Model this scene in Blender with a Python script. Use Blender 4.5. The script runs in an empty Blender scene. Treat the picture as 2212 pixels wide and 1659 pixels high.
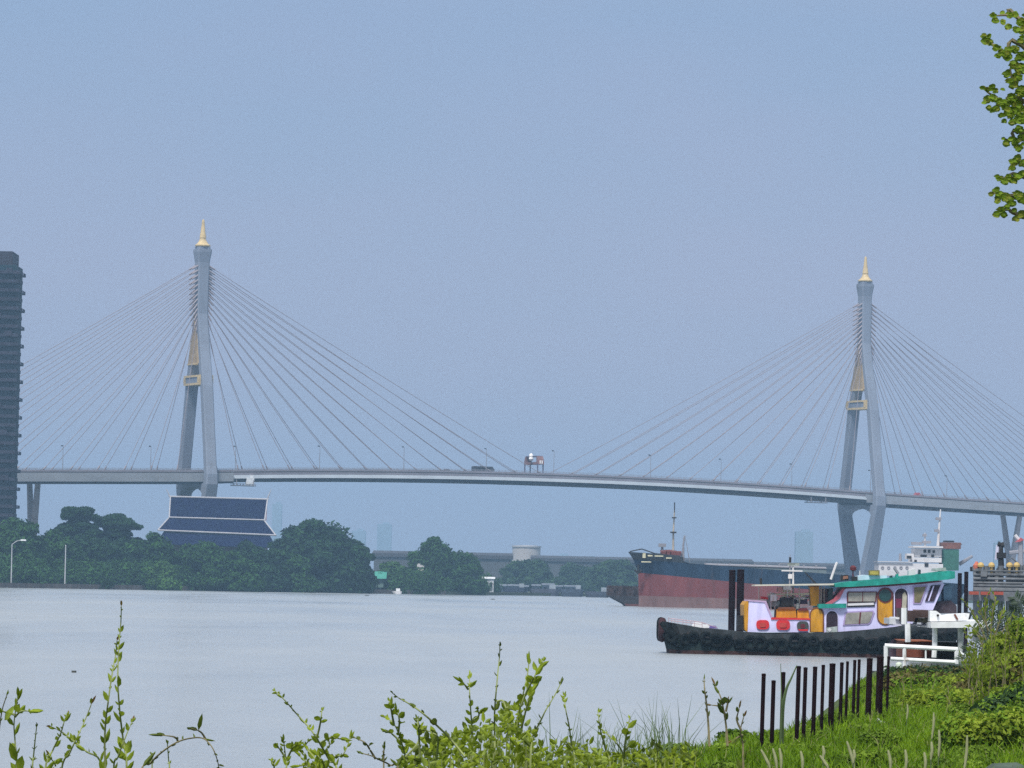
import bpy, math, random
import numpy as np
from mathutils import Matrix, Vector
S = bpy.context.scene
COL = S.collection
R_ = math.radians
# ------------------------------------------------------------------ camera
CAMH, F, PITCH, ROLL = 5.0, 8700.0, 2.845, 1.2
cam_d = bpy.data.cameras.new("camera")
cam_d.sensor_width = 36.0
cam_d.lens = 36.0 * F / 2212.0
cam_d.clip_start = 0.5
cam_d.clip_end = 30000
cam = bpy.data.objects.new("camera", cam_d)
COL.objects.link(cam)
RM = Matrix.Rotation(R_(90 + PITCH), 3, 'X') @ Matrix.Rotation(R_(ROLL), 3, 'Z')
cam.matrix_world = Matrix.Translation((0, 0, CAMH)) @ RM.to_4x4()
S.camera = cam
# ------------------------------------------------------------------ sky + sun
SUN_EL, SUN_AZ = 58.0, 200.0          # degrees; azimuth measured clockwise from +Y
w = bpy.data.worlds.new("World")
S.world = w
w.use_nodes = True
nt = w.node_tree
nt.nodes.clear()
wo = nt.nodes.new('ShaderNodeOutputWorld')
bg = nt.nodes.new('ShaderNodeBackground')
sky = nt.nodes.new('ShaderNodeTexSky')
sky.sky_type = 'NISHITA'
sky.sun_disc = False
sky.sun_elevation = R_(SUN_EL)
sky.sun_rotation = R_(SUN_AZ)
sky.dust_density = 4.0
sky.air_density = 1.2
bg.inputs['Strength'].default_value = 0.1
tc = nt.nodes.new('ShaderNodeTexCoord')
sx = nt.nodes.new('ShaderNodeSeparateXYZ')
rp = nt.nodes.new('ShaderNodeValToRGB')
el = rp.color_ramp.elements
el[0].position = 0.0; el[0].color = (4.6, 4.9, 6.5, 1)
el[1].position = 1.0; el[1].color = (7.0, 7.0, 7.4, 1)
e = el.new(0.14); e.color = (3.25, 4.4, 6.6, 1)
e = el.new(0.45); e.color = (5.2, 5.8, 7.0, 1)
mx = nt.nodes.new('ShaderNodeMix'); mx.data_type = 'RGBA'
mx.inputs[0].default_value = 0.9      # overcast veil over the clear sky
nt.links.new(tc.outputs['Generated'], sx.inputs[0])
cn = nt.nodes.new('ShaderNodeTexNoise'); cn.inputs['Scale'].default_value = 9.0; cn.inputs['Detail'].default_value = 5.0
cmp_ = nt.nodes.new('ShaderNodeMapping'); cmp_.inputs['Scale'].default_value = (1, 1, 2.2)
nt.links.new(tc.outputs['Generated'], cmp_.inputs[0]); nt.links.new(cmp_.outputs[0], cn.inputs['Vector'])
cr_ = nt.nodes.new('ShaderNodeValToRGB')
cr_.color_ramp.elements[0].position = 0.3; cr_.color_ramp.elements[0].color = (0.96, 1.0, 1.0, 1)
cr_.color_ramp.elements[1].position = 0.7; cr_.color_ramp.elements[1].color = (1.05, 1.01, 1.0, 1)
cmul = nt.nodes.new('ShaderNodeMix'); cmul.data_type = 'RGBA'; cmul.blend_type = 'MULTIPLY'; cmul.inputs[0].default_value = 1.0
nt.links.new(cn.outputs['Fac'], cr_.inputs[0]); nt.links.new(cr_.outputs[0], cmul.inputs[7])
nt.links.new(sx.outputs['Z'], rp.inputs['Fac'])
nt.links.new(sky.outputs['Color'], mx.inputs[6])
nt.links.new(rp.outputs['Color'], cmul.inputs[6]); nt.links.new(cmul.outputs[2], mx.inputs[7])
nt.links.new(mx.outputs[2], bg.inputs['Color'])
nt.links.new(bg.outputs[0], wo.inputs['Surface'])
sl = bpy.data.lights.new("sun", 'SUN')
sl.energy = 4.5
sl.angle = R_(12)
sl.color = (1.0, 0.965, 0.92)
so = bpy.data.objects.new("sun", sl)
COL.objects.link(so)
sd = Vector((math.sin(R_(SUN_AZ)) * math.cos(R_(SUN_EL)), math.cos(R_(SUN_AZ)) * math.cos(R_(SUN_EL)), math.sin(R_(SUN_EL))))
so.rotation_euler = sd.to_track_quat('Z', 'Y').to_euler()
so.location = (0, -50, 120)
# ------------------------------------------------------------------ exposure / renderer
vs = S.view_settings
S.display_settings.display_device = 'sRGB'
vs.view_transform = 'Standard'
vs.look = 'None'
vs.exposure = 0.0
vs.gamma = 1.0
vs.use_curve_mapping = False
S.render.engine = 'CYCLES'
cy = S.cycles
cy.use_denoising = False
cy.max_bounces = 6
cy.diffuse_bounces = 3
cy.glossy_bounces = 2
cy.transmission_bounces = 3
cy.volume_bounces = 0
cy.transparent_max_bounces = 8
cy.use_adaptive_sampling = True
cy.adaptive_threshold = 0.015
cy.sample_clamp_indirect = 4.0
# ------------------------------------------------------------------ helpers
rnd = random.Random(11)


def ray(px, py):
    return RM @ Vector(((px - 1106.0) / F, (829.5 - py) / F, -1.0))


def P(px, py, d):
    """world point at depth d (metres along +Y) seen at photo position px, py (2212 wide)"""
    r = ray(px, py)
    return Vector((r.x * d / r.y, d, CAMH + r.z * d / r.y))


def hor(px):
    return 1262.0 + (px - 1106.0) * math.tan(R_(ROLL))


def G(px, d, z):
    """world point at height z, depth d, photo column px"""
    py = hor(px) + (CAMH - z) * F / d
    for _ in range(4):
        p = P(px, py, d)
        py += (p.z - z) * F / d
    return P(px, py, d)


class MB:
    def __init__(self, M=None):
        self.v = []; self.f = []; self.M = M

    def add(self, vs_, fs):
        o = len(self.v)
        if self.M is not None:
            vs_ = [self.M @ Vector(p) for p in vs_]
        self.v += [tuple(p) for p in vs_]
        self.f += [tuple(i + o for i in f) for f in fs]
        return self

    def box(self, c, s, rz=0.0):
        x, y, z = s[0] / 2, s[1] / 2, s[2] / 2
        ca, sa = math.cos(rz), math.sin(rz)
        pts = []
        for dz in (-z, z):
            for dx, dy in ((-x, -y), (x, -y), (x, y), (-x, y)):
                pts.append((c[0] + dx * ca - dy * sa, c[1] + dx * sa + dy * ca, c[2] + dz))
        return self.add(pts, [(3, 2, 1, 0), (4, 5, 6, 7), (0, 1, 5, 4), (1, 2, 6, 5), (2, 3, 7, 6), (3, 0, 4, 7)])

    def prism(self, poly, y0, y1):
        """poly: list of (x, z); extruded along y"""
        n = len(poly)
        a = 0
        for i in range(n):
            j = (i + 1) % n
            a += poly[i][0] * poly[j][1] - poly[j][0] * poly[i][1]
        if a < 0:
            poly = poly[::-1]
        pts = [(p[0], y0, p[1]) for p in poly] + [(p[0], y1, p[1]) for p in poly]
        fs = [tuple(range(n)), tuple(range(2 * n - 1, n - 1, -1))]
        for i in range(n):
            j = (i + 1) % n
            fs.append((j, i, n + i, n + j))
        return self.add(pts, fs)

    def slab(self, poly, z0, z1):
        """poly: list of (x, y); extruded along z"""
        n = len(poly)
        a = sum(poly[i][0] * poly[(i + 1) % n][1] - poly[(i + 1) % n][0] * poly[i][1] for i in range(n))
        if a < 0:
            poly = poly[::-1]
        pts = [(p[0], p[1], z0) for p in poly] + [(p[0], p[1], z1) for p in poly]
        fs = [tuple(range(n - 1, -1, -1)), tuple(range(n, 2 * n))]
        for i in range(n):
            j = (i + 1) % n
            fs.append((i, j, n + j, n + i))
        return self.add(pts, fs)

    def rings(self, rs, cap=True, close=True):
        n = len(rs[0])
        pts = [p for r in rs for p in r]
        fs = []
        for k in range(len(rs) - 1):
            for i in range(n if close else n - 1):
                j = (i + 1) % n
                fs.append((k * n + i, k * n + j, (k + 1) * n + j, (k + 1) * n + i))
        if cap:
            fs.append(tuple(range(n - 1, -1, -1)))
            fs.append(tuple((len(rs) - 1) * n + i for i in range(n)))
        return self.add(pts, fs)

    def tube(self, pts, r, n=6):
        pts = [Vector(p) for p in pts]
        rr = r if isinstance(r, (list, tuple)) else [r] * len(pts)
        rs = []
        for i, p in enumerate(pts):
            t = (pts[min(i + 1, len(pts) - 1)] - pts[max(i - 1, 0)])
            if t.length < 1e-9:
                t = Vector((0, 0, 1))
            t.normalize()
            a = t.cross(Vector((0, 1, 0)) if abs(t.y) < 0.9 else Vector((1, 0, 0))).normalized()
            b = t.cross(a)
            rs.append([p + (a * math.cos(2 * math.pi * k / n) + b * math.sin(2 * math.pi * k / n)) * rr[i] for k in range(n)])
        return self.rings(rs)

    def lathe(self, prof, c, n=16):
        rs = [[(c[0] + r * math.cos(2 * math.pi * k / n), c[1] + r * math.sin(2 * math.pi * k / n), c[2] + z) for k in range(n)] for r, z in prof]
        return self.rings(rs)

    def torus(self, c, R, r, axis='y', n=16, m=8):
        rs = []
        for i in range(n):
            a = 2 * math.pi * i / n
            ring = []
            for j in range(m):
                b = 2 * math.pi * j / m
                u = (R + r * math.cos(b)) * math.cos(a); v = (R + r * math.cos(b)) * math.sin(a); q = r * math.sin(b)
                ring.append((c[0] + u, c[1] + q, c[2] + v) if axis == 'y' else (c[0] + q, c[1] + u, c[2] + v))
            rs.append(ring)
        rs.append(rs[0])
        return self.rings(rs, cap=False)


def setp(o, label=None, cat=None, group=None, kind=None):
    if label: o['label'] = label
    if cat: o['category'] = cat
    if group: o['group'] = group
    if kind: o['kind'] = kind
    return o


ORG = {}


def thing(name, label, cat, loc, group=None):
    o = bpy.data.objects.new(name, None)
    o.empty_display_size = 0.5
    COL.objects.link(o)
    o.location = loc
    ORG[o.name] = Vector(loc)
    return setp(o, label, cat, group)


def obj(name, mb, mat, parent=None, loc=None, smooth=False):
    me = bpy.data.meshes.new(name)
    org = ORG[parent.name] if parent is not None else Vector(loc) if loc is not None else Vector((0, 0, 0))
    vv = np.array(mb.v, dtype=np.float64) - np.array(org)
    me.from_pydata(vv.tolist(), [], mb.f)
    mats = mat if isinstance(mat, (list, tuple)) else [mat]
    for m in mats:
        me.materials.append(m)
    if smooth:
        me.polygons.foreach_set('use_smooth', [True] * len(me.polygons))
    me.update()
    o = bpy.data.objects.new(name, me)
    COL.objects.link(o)
    if parent is not None:
        o.parent = parent
        ORG[o.name] = org
    else:
        o.location = org
    return o


def single(name, mb, mat, label, cat, loc, group=None, smooth=False):
    return setp(obj(name, mb, mat, None, loc, smooth), label, cat, group)


def dup(root, dloc, label, group=None):
    r = root.copy(); COL.objects.link(r)
    r.location = Vector(dloc)
    r['label'] = label
    if group: r['group'] = group
    for ch in list(root.children):
        c = ch.copy(); COL.objects.link(c); c.parent = r
        for g in ch.children:
            d = g.copy(); COL.objects.link(d); d.parent = c
    return r


MATS = {}


def mat(name, col, rough=0.7, var=0.15, scale=1.0, metal=0.0, bump=0.0, bscale=None, col2=None, spec=0.3, coord='Object', stretch=(1, 1, 1), transl=0.0, detail=5.0, stain=None):
    """procedural material: base colour broken up by noise (wear, dirt), optional bump / leaf translucency"""
    if name in MATS:
        return MATS[name]
    m = bpy.data.materials.new(name)
    m.use_nodes = True
    t = m.node_tree
    b = t.nodes['Principled BSDF']
    out = t.nodes['Material Output']
    b.inputs['Roughness'].default_value = rough
    b.inputs['Metallic'].default_value = metal
    b.inputs['Specular IOR Level'].default_value = spec
    c = t.nodes.new('ShaderNodeTexCoord')
    mp = t.nodes.new('ShaderNodeMapping')
    mp.inputs['Scale'].default_value = stretch
    t.links.new(c.outputs[coord], mp.inputs[0])
    n = t.nodes.new('ShaderNodeTexNoise')
    n.inputs['Scale'].default_value = scale
    n.inputs['Detail'].default_value = detail
    n.inputs['Roughness'].default_value = 0.65
    t.links.new(mp.outputs[0], n.inputs['Vector'])
    r = t.nodes.new('ShaderNodeValToRGB')
    c1 = tuple(x * (1 - var) for x in col)
    c2 = col2 if col2 else tuple(min(1.0, x * (1 + var)) for x in col)
    r.color_ramp.elements[0].position = 0.32; r.color_ramp.elements[0].color = (*c1, 1)
    r.color_ramp.elements[1].position = 0.68; r.color_ramp.elements[1].color = (*c2, 1)
    t.links.new(n.outputs['Fac'], r.inputs[0])
    t.links.new(r.outputs[0], b.inputs['Base Color'])
    if stain:
        sc_, ss_, sst, thr = stain
        m2 = t.nodes.new('ShaderNodeMapping'); m2.inputs['Scale'].default_value = sst
        t.links.new(c.outputs[coord], m2.inputs[0])
        q = t.nodes.new('ShaderNodeTexNoise'); q.inputs['Scale'].default_value = ss_; q.inputs['Detail'].default_value = 6; q.inputs['Roughness'].default_value = .7
        t.links.new(m2.outputs[0], q.inputs['Vector'])
        k = t.nodes.new('ShaderNodeMapRange'); k.inputs['From Min'].default_value = thr; k.inputs['From Max'].default_value = thr + .14; k.inputs['To Max'].default_value = .8
        t.links.new(q.outputs['Fac'], k.inputs[0])
        mm = t.nodes.new('ShaderNodeMix'); mm.data_type = 'RGBA'
        t.links.new(k.outputs[0], mm.inputs[0]); t.links.new(r.outputs[0], mm.inputs[6]); mm.inputs[7].default_value = (*sc_, 1)
        t.links.new(mm.outputs[2], b.inputs['Base Color'])
    if bump:
        n2 = t.nodes.new('ShaderNodeTexNoise')
        n2.inputs['Scale'].default_value = bscale or scale * 4
        n2.inputs['Detail'].default_value = 4
        t.links.new(mp.outputs[0], n2.inputs['Vector'])
        bp = t.nodes.new('ShaderNodeBump')
        bp.inputs['Strength'].default_value = bump
        bp.inputs['Distance'].default_value = 0.05
        t.links.new(n2.outputs['Fac'], bp.inputs['Height'])
        t.links.new(bp.outputs[0], b.inputs['Normal'])
    if transl:
        tr = t.nodes.new('ShaderNodeBsdfTranslucent')
        t.links.new(r.outputs[0], tr.inputs['Color'])
        mxs = t.nodes.new('ShaderNodeMixShader')
        mxs.inputs[0].default_value = transl
        t.links.new(b.outputs[0], mxs.inputs[1])
        t.links.new(tr.outputs[0], mxs.inputs[2])
        t.links.new(mxs.outputs[0], out.inputs['Surface'])
    MATS[name] = m
    return m


M_conc = mat('bridge concrete', (0.205, 0.235, 0.295), 0.85, 0.12, 0.12, stretch=(1, 1, 0.3), stain=((.13, .14, .16), .35, (1, 1, .08), .60))
M_conc2 = mat('deck concrete', (0.28, 0.30, 0.33), 0.85, 0.14, 0.08, stretch=(1, 1, 2), stain=((.17, .18, .20), .25, (1, 1, .25), .58))
M_steel = mat('deck steel', (0.20, 0.19, 0.22), 0.6, 0.15, 0.1)
M_fair = mat('pale fairing', (0.29, 0.33, 0.37), 0.6, 0.08, 0.1)
M_under_shade = mat('shaded girder underside', (0.015, 0.018, 0.026), 0.8, 0.2, 0.2)  # near-black colour carries the shade under the deck overhang
M_gold = mat('weathered gold', (0.58, 0.44, 0.22), 0.45, 0.15, 0.4, metal=0.0)
M_tan = mat('gilded brown panel', (0.42, 0.30, 0.16), 0.6, 0.2, 0.4)
M_cable = mat('stay cable sheath', (0.25, 0.22, 0.24), 0.6, 0.1, 0.05)
M_rail = mat('grey railing', (0.25, 0.25, 0.28), 0.6, 0.1, 0.3)
M_asph = mat('asphalt', (0.05, 0.05, 0.055), 0.9, 0.2, 0.5)
M_dark = mat('black iron', (0.02, 0.02, 0.022), 0.6, 0.3, 2.0)
M_white = mat('white paint', (0.78, 0.79, 0.80), 0.5, 0.06, 1.5)
# ------------------------------------------------------------------ water
wm = bpy.data.materials.new('river water'); wm.use_nodes = True
t = wm.node_tree
b = t.nodes['Principled BSDF']
b.inputs['Base Color'].default_value = (0.27, 0.30, 0.325, 1)
b.inputs['IOR'].default_value = 1.33
c = t.nodes.new('ShaderNodeTexCoord')
mp = t.nodes.new('ShaderNodeMapping'); mp.inputs['Scale'].default_value = (0.35, 0.9, 1)
n1 = t.nodes.new('ShaderNodeTexNoise'); n1.inputs['Scale'].default_value = 1.6; n1.inputs['Detail'].default_value = 6
n1.inputs['Roughness'].default_value = 0.7
bp = t.nodes.new('ShaderNodeBump'); bp.inputs['Strength'].default_value = 0.8; bp.inputs['Distance'].default_value = 0.16
mp2 = t.nodes.new('ShaderNodeMapping'); mp2.inputs['Scale'].default_value = (0.02, 0.005, 1)
n2 = t.nodes.new('ShaderNodeTexNoise'); n2.inputs['Scale'].default_value = 1.0; n2.inputs['Detail'].default_value = 4
mr = t.nodes.new('ShaderNodeMapRange')
mr.inputs['From Min'].default_value = 0.35; mr.inputs['From Max'].default_value = 0.7
mr.inputs['To Min'].default_value = 0.14; mr.inputs['To Max'].default_value = 0.40
t.links.new(c.outputs['Object'], mp.inputs[0]); t.links.new(mp.outputs[0], n1.inputs['Vector'])
t.links.new(n1.outputs['Fac'], bp.inputs['Height']); t.links.new(bp.outputs[0], b.inputs['Normal'])
t.links.new(c.outputs['Object'], mp2.inputs[0]); t.links.new(mp2.outputs[0], n2.inputs['Vector'])
wr = t.nodes.new('ShaderNodeValToRGB')
wr.color_ramp.elements[0].position = .3; wr.color_ramp.elements[0].color = (.285, .32, .35, 1)
wr.color_ramp.elements[1].position = .7; wr.color_ramp.elements[1].color = (.33, .36, .38, 1)
n3 = t.nodes.new('ShaderNodeTexNoise'); n3.inputs['Scale'].default_value = 1.0; n3.inputs['Detail'].default_value = 7; n3.inputs['Roughness'].default_value = .7
mp3 = t.nodes.new('ShaderNodeMapping'); mp3.inputs['Scale'].default_value = (.10, .035, 1)
t.links.new(c.outputs['Object'], mp3.inputs[0]); t.links.new(mp3.outputs[0], n3.inputs['Vector'])
t.links.new(n3.outputs['Fac'], wr.inputs[0]); t.links.new(wr.outputs[0], b.inputs['Base Color'])
t.links.new(n2.outputs['Fac'], mr.inputs[0]); t.links.new(mr.outputs[0], b.inputs['Roughness'])
mb = MB()
ys = [-60, -20, 20, 60, 120, 250, 500, 1000, 2000, 4000, 7000]
xs_ = [-1500, -700, -300, -100, -30, 0, 30, 100, 300, 700, 1500]
pts = [(x, y, 0) for y in ys for x in xs_]
nx = len(xs_)
mb.add(pts, [(j * nx + i, j * nx + i + 1, (j + 1) * nx + i + 1, (j + 1) * nx + i) for j in range(len(ys) - 1) for i in range(nx - 1)])
setp(obj('water', mb, wm), kind='structure')
# ------------------------------------------------------------------ near bank (ground sheet)
SHY = [-60, 10, 20, 32, 45, 55, 70, 100, 130, 170, 300, 420, 900]
SHX = [-45, -32, -14, -4, 1.0, 2.7, 5.9, 8.7, 11.6, 18, 62, 110, 300]
ZPY = [-60, 20, 30, 40, 45, 55, 70, 100, 130, 200, 400]
ZPZ = [3.5, 3.5, 3.15, 2.70, 2.68, 2.70, 2.68, 2.5, 2.3, 1.8, 1.6]


def shore(y): return float(np.interp(y, SHY, SHX))


def gz(x, y):
    d = x - shore(y)
    zp = float(np.interp(y, ZPY, ZPZ)) + 0.05 * math.sin(x * 1.3 + y * 0.31) + 0.04 * math.sin(y * 0.9)
    k = 0.9
    if d < 0:
        return max(-1.0, zp + d * k)
    return zp + 0.012 * min(d, 20)


M_soil = mat('grassy soil', (0.055, 0.085, 0.02), 0.95, 0.35, 1.2, bump=0.4)
yy = list(np.concatenate([np.arange(-30, 30, 3.0), np.arange(30, 110, 1.5), np.arange(110, 260, 6.0), np.arange(260, 640, 20)]))
uu = [-6, -4, -3, -2.2, -1.5, -0.8, -0.3, 0, 0.5, 1.2, 2, 3, 4.5, 6, 8, 11, 15, 25, 45, 80, 150]
pts = [(shore(y) + u, y, gz(shore(y) + u, y)) for y in yy for u in uu]
nx = len(uu)
mb = MB().add(pts, [(j * nx + i, j * nx + i + 1, (j + 1) * nx + i + 1, (j + 1) * nx + i) for j in range(len(yy) - 1) for i in range(nx - 1)])
setp(obj('ground', mb, M_soil, smooth=True), kind='structure')
# ------------------------------------------------------------------ far bank land
BPX = [(-260, 1372), (0, 1420), (330, 1500), (600, 1590), (800, 1640), (960, 1700), (1100, 1790), (1330, 1900), (1600, 2080), (1900, 2150), (2400, 2200)]
edge = [G(px, d, 0.0) for px, d in BPX]
M_land = mat('far bank earth', (0.06, 0.075, 0.04), 0.95, 0.3, 0.05)
mb = MB()
top = [(p.x, p.y, 1.3) for p in edge]
bot = [(p.x, p.y, -1.0) for p in edge]
back = [(p.x * 3.2, 6900, 1.3) for p in edge]
n = len(edge)
mb.add(bot + top + back, [(i, i + 1, n + i + 1, n + i) for i in range(n - 1)] + [(n + i, n + i + 1, 2 * n + i + 1, 2 * n + i) for i in range(n - 1)])
setp(obj('terrain', mb, M_land), kind='structure')
M_wall = mat('stained river wall', (0.10, 0.085, 0.075), 0.9, 0.45, 0.25, stretch=(1, 1, 0.2))
mb = MB()
for i in range(0, 5):
    a, c2 = edge[i], edge[i + 1]
    d = (c2 - a).normalized(); nn = Vector((d.y, -d.x, 0))
    q = [a + nn * 0.6, c2 + nn * 0.6, c2 - nn * 0.4, a - nn * 0.4]
    mb.slab([(p.x, p.y) for p in q], -0.8, 1.75)
single('river_wall', mb, M_wall, 'low dark stained river wall at the foot of the far left trees', 'wall', edge[2])
# ------------------------------------------------------------------ cable-stayed bridge
PX1 = Vector((-138.5, 1782.0)); PX2 = Vector((168.9, 1933.0))
BM = (PX1 + PX2) / 2
BU = (PX2 - PX1).normalized(); HALF = (PX2 - PX1).length / 2
BN = Vector((BU.y, -BU.x))            # towards the camera side


def BP(s, t, z): return (BM.x + BU.x * s + BN.x * t, BM.y + BU.y * s + BN.y * t, z)


def zr(s):
    a = abs(s)
    if a < HALF:
        return 55.3 - 3.8 * (s / HALF) ** 2
    return 51.5 - 0.029 * (a - HALF)


def sweep(mb, prof, s0, s1, step=8.0):
    """prof: list of (t, dz) relative to the road surface, swept along the bridge"""
    k = max(1, int((s1 - s0) / step))
    rs = []
    for i in range(k + 1):
        s = s0 + (s1 - s0) * i / k
        rs.append([BP(s, t_, zr(s) + dz) for t_, dz in prof])
    return mb.rings(rs)


SL, SR = -470.0, 470.0
bridge = thing('cable_stayed_bridge', 'long grey cable stayed bridge with two gold tipped pylons crossing the hazy river', 'bridge', BP(0, 0, 0))
SPAN0, SPAN1 = -HALF + 12, HALF - 6
road = obj('roadway', sweep(MB(), [(-13.4, -0.5), (13.4, -0.5), (13.4, 0.0), (-13.4, 0.0)], SL, SR), M_asph, bridge)
g = MB(); sweep(g, [(-13.0, -1.6), (13.6, -1.6), (13.6, -0.502), (-13.6, -0.502)], SPAN0, SPAN1)
obj('deck_edge_beam', g, M_steel, bridge)
g = MB(); sweep(g, [(-14.9, -3.1), (14.9, -3.1), (13.7, -1.602), (-13.7, -1.602)], SPAN0, SPAN1)
obj('fairing', g, M_fair, bridge)
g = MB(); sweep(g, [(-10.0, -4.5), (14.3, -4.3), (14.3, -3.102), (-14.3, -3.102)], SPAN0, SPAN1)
obj('main_girder', g, M_under_shade, bridge)
for a, b_ in ((SL, SPAN0), (SPAN1, SR)):
    g = MB(); sweep(g, [(-12.6, -4.3), (13.5, -4.3), (13.8, -0.502), (-13.8, -0.502)], a, b_)
    obj('box_girder', g, M_conc2, bridge)
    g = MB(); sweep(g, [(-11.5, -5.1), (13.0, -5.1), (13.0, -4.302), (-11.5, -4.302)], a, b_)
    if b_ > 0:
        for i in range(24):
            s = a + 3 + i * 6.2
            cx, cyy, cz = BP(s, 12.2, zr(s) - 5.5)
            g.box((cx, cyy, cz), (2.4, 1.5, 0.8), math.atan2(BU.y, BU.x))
    obj('girder_soffit', g, M_under_shade, bridge)
for sd_ in (1, -1):
    g = MB(); sweep(g, [(sd_ * 13.39, 0.0), (sd_ * 13.0, 0.0), (sd_ * 13.05, 0.85), (sd_ * 13.35, 0.85)], SL, SR)
    obj('parapet', g, M_steel, bridge)
    g = MB()
    for hh in (1.15, 1.5):
        sweep(g, [(sd_ * 13.1, hh), (sd_ * 13.3, hh), (sd_ * 13.3, hh + 0.12), (sd_ * 13.1, hh + 0.12)], SL, SR, 20)
    s = SL
    while s < SR:
        g.box(BP(s, sd_ * 13.2, zr(s) + 1.2), (0.18, 0.18, 0.75))
        s += 3.0
    obj('railing', g, M_rail, bridge)


def rect_ring(s0, t0, z, ws, wt, ch=0.12):
    a, b_ = ws / 2, wt / 2
    k = min(a, b_) * 2 * ch
    q = [(-a + k, -b_), (a - k, -b_), (a, -b_ + k), (a, b_ - k), (a - k, b_), (-a + k, b_), (-a, b_ - k), (-a, -b_ + k)]
    return [BP(s0 + x, t0 + y, z) for x, y in q]


def pylon(s0, top):
    p0 = bridge
    dz = top - 165.0
    for sg in (1, -1):
        g = MB()
        path = [(-1, 3.5, 8.0, 4.6), (14, 6.4, 7.3, 4.4), (30, 11.3, 6.4, 4.3), (46, 16.3, 5.7, 4.2), (50.5, 16.2, 5.3, 4.2), (54, 15.3, 4.95, 4.1), (72, 12.0, 4.9, 4.0),
                (91 + dz, 8.8, 4.95, 4.0), (101.5 + dz, 5.9, 4.9, 4.0), (110 + dz, 3.6, 4.85, 4.0), (118 + dz, 1.7, 4.8, 3.9), (124 + dz, .6, 4.75, 3.8)]
        g.rings([rect_ring(s0, sg * t_, z, a, b_) for z, t_, a, b_ in path])
        leg = obj('pylon_leg', g, M_conc, p0)
    g = MB()
    g.rings([rect_ring(s0, 0, 112 + dz, 4.6, 4.6), rect_ring(s0, 0, 118 + dz, 4.9, 5.4), rect_ring(s0, 0, 143.5 + dz, 5.4, 5.0), rect_ring(s0, 0, 146 + dz, 5.5, 5.2), rect_ring(s0, 0, 150.6 + dz, 6.9, 6.6),
             rect_ring(s0, 0, 151.8 + dz, 6.9, 6.6), rect_ring(s0, 0, 151.81 + dz, 5.8, 5.6), rect_ring(s0, 0, 152.9 + dz, 5.8, 5.6)])
    pm = obj('pylon_mast', g, M_conc, p0)
    g = MB()
    cx, cyy, _ = BP(s0, 0, 0)
    prof = [(2.8, 152.9), (3.5, 153.3), (3.55, 153.7), (2.6, 154.3), (1.8, 155.4), (1.45, 156.2), (1.35, 156.8), (1.5, 157.0), (1.45, 157.4), (1.1, 159.5), (0.75, 162.5), (0.62, 164.2), (0.45, 165.0), (0.02, 165.3)]
    g.lathe([(r, z + dz) for r, z in prof], (cx, cyy, 0), 12)
    obj('gold_spire', g, M_gold, pm)
    # gilded infill between the two legs
    g = MB()
    g.rings([[BP(s0 + a, t_, z + dz) for a, t_, z in ((x, -7.9, 101), (x, 5.2, 101), (x, 2.6, 112), (x, 0.2, 124), (x, -2.6, 119.5), (x, -4.2, 113.5))] for x in (-2.6, 2.6)])
    gp_ = obj('gilded_panel', g, M_tan, p0)
    g = MB()
    g.rings([[BP(s0 + a, t_, z + dz) for a, t_, z in ((x, -8.3, 100.5), (x, 4.0, 100.5), (x, 4.0, 101.1), (x, -8.2, 101.1))] for x in (-2.75, 2.75)])
    obj('gold_trim', g, M_gold, gp_)
    # crossbeam ring round both legs
    g = MB()
    g.rings([[BP(s0 + a, b_, z + dz) for a, b_ in ((-3.1, -9.8), (3.1, -9.8), (3.1, 7.6), (-3.1, 7.6))] for z in (91.9, 95.2)])
    cb_ = obj('crossbeam', g, M_conc, p0)
    g = MB()
    for (z0, z1, x, t_) in ((91.4, 92.3, 3.4, 10.2), (94.9, 95.8, 3.4, 10.2)):
        g.rings([[BP(s0 + a, b_, z + dz) for a, b_ in ((-x, -t_), (x, -t_), (x, 7.9), (-x, 7.9))] for z in (z0, z1)])
    for tt in (-9.5, 7.0):
        g.rings([[BP(s0 + a, b_, z + dz) for a, b_ in ((-3.5, tt - .9), (3.5, tt - .9), (3.5, tt + .9), (-3.5, tt + .9))] for z in (92.3, 94.9)])
    obj('crossbeam_frame', g, M_gold, cb_)
    # strut below the deck, arched underneath
    g = MB()
    arch_ = [(-17, 45.0)] + [(-13.6 * math.cos(math.pi * k / 10), 40.2 + 4.6 * math.sin(math.pi * k / 10) ** 0.7) for k in range(11)] + [(17, 45.0), (17, 46.4), (-17, 46.4)]
    g.rings([[BP(s0 + x, t_, z) for t_, z in arch_] for x in (-2.9, 2.9)])
    obj('deck_strut', g, M_conc, p0)
    g = MB()
    g.rings([rect_ring(s0, 0, -1.5, 16, 26), rect_ring(s0, 0, 5.0, 16, 26), rect_ring(s0, 0, 9.0, 11, 20)])
    obj('footing', g, M_conc2, p0)


pylon(-HALF, 163.6)
pylon(HALF, 165.8)
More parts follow.
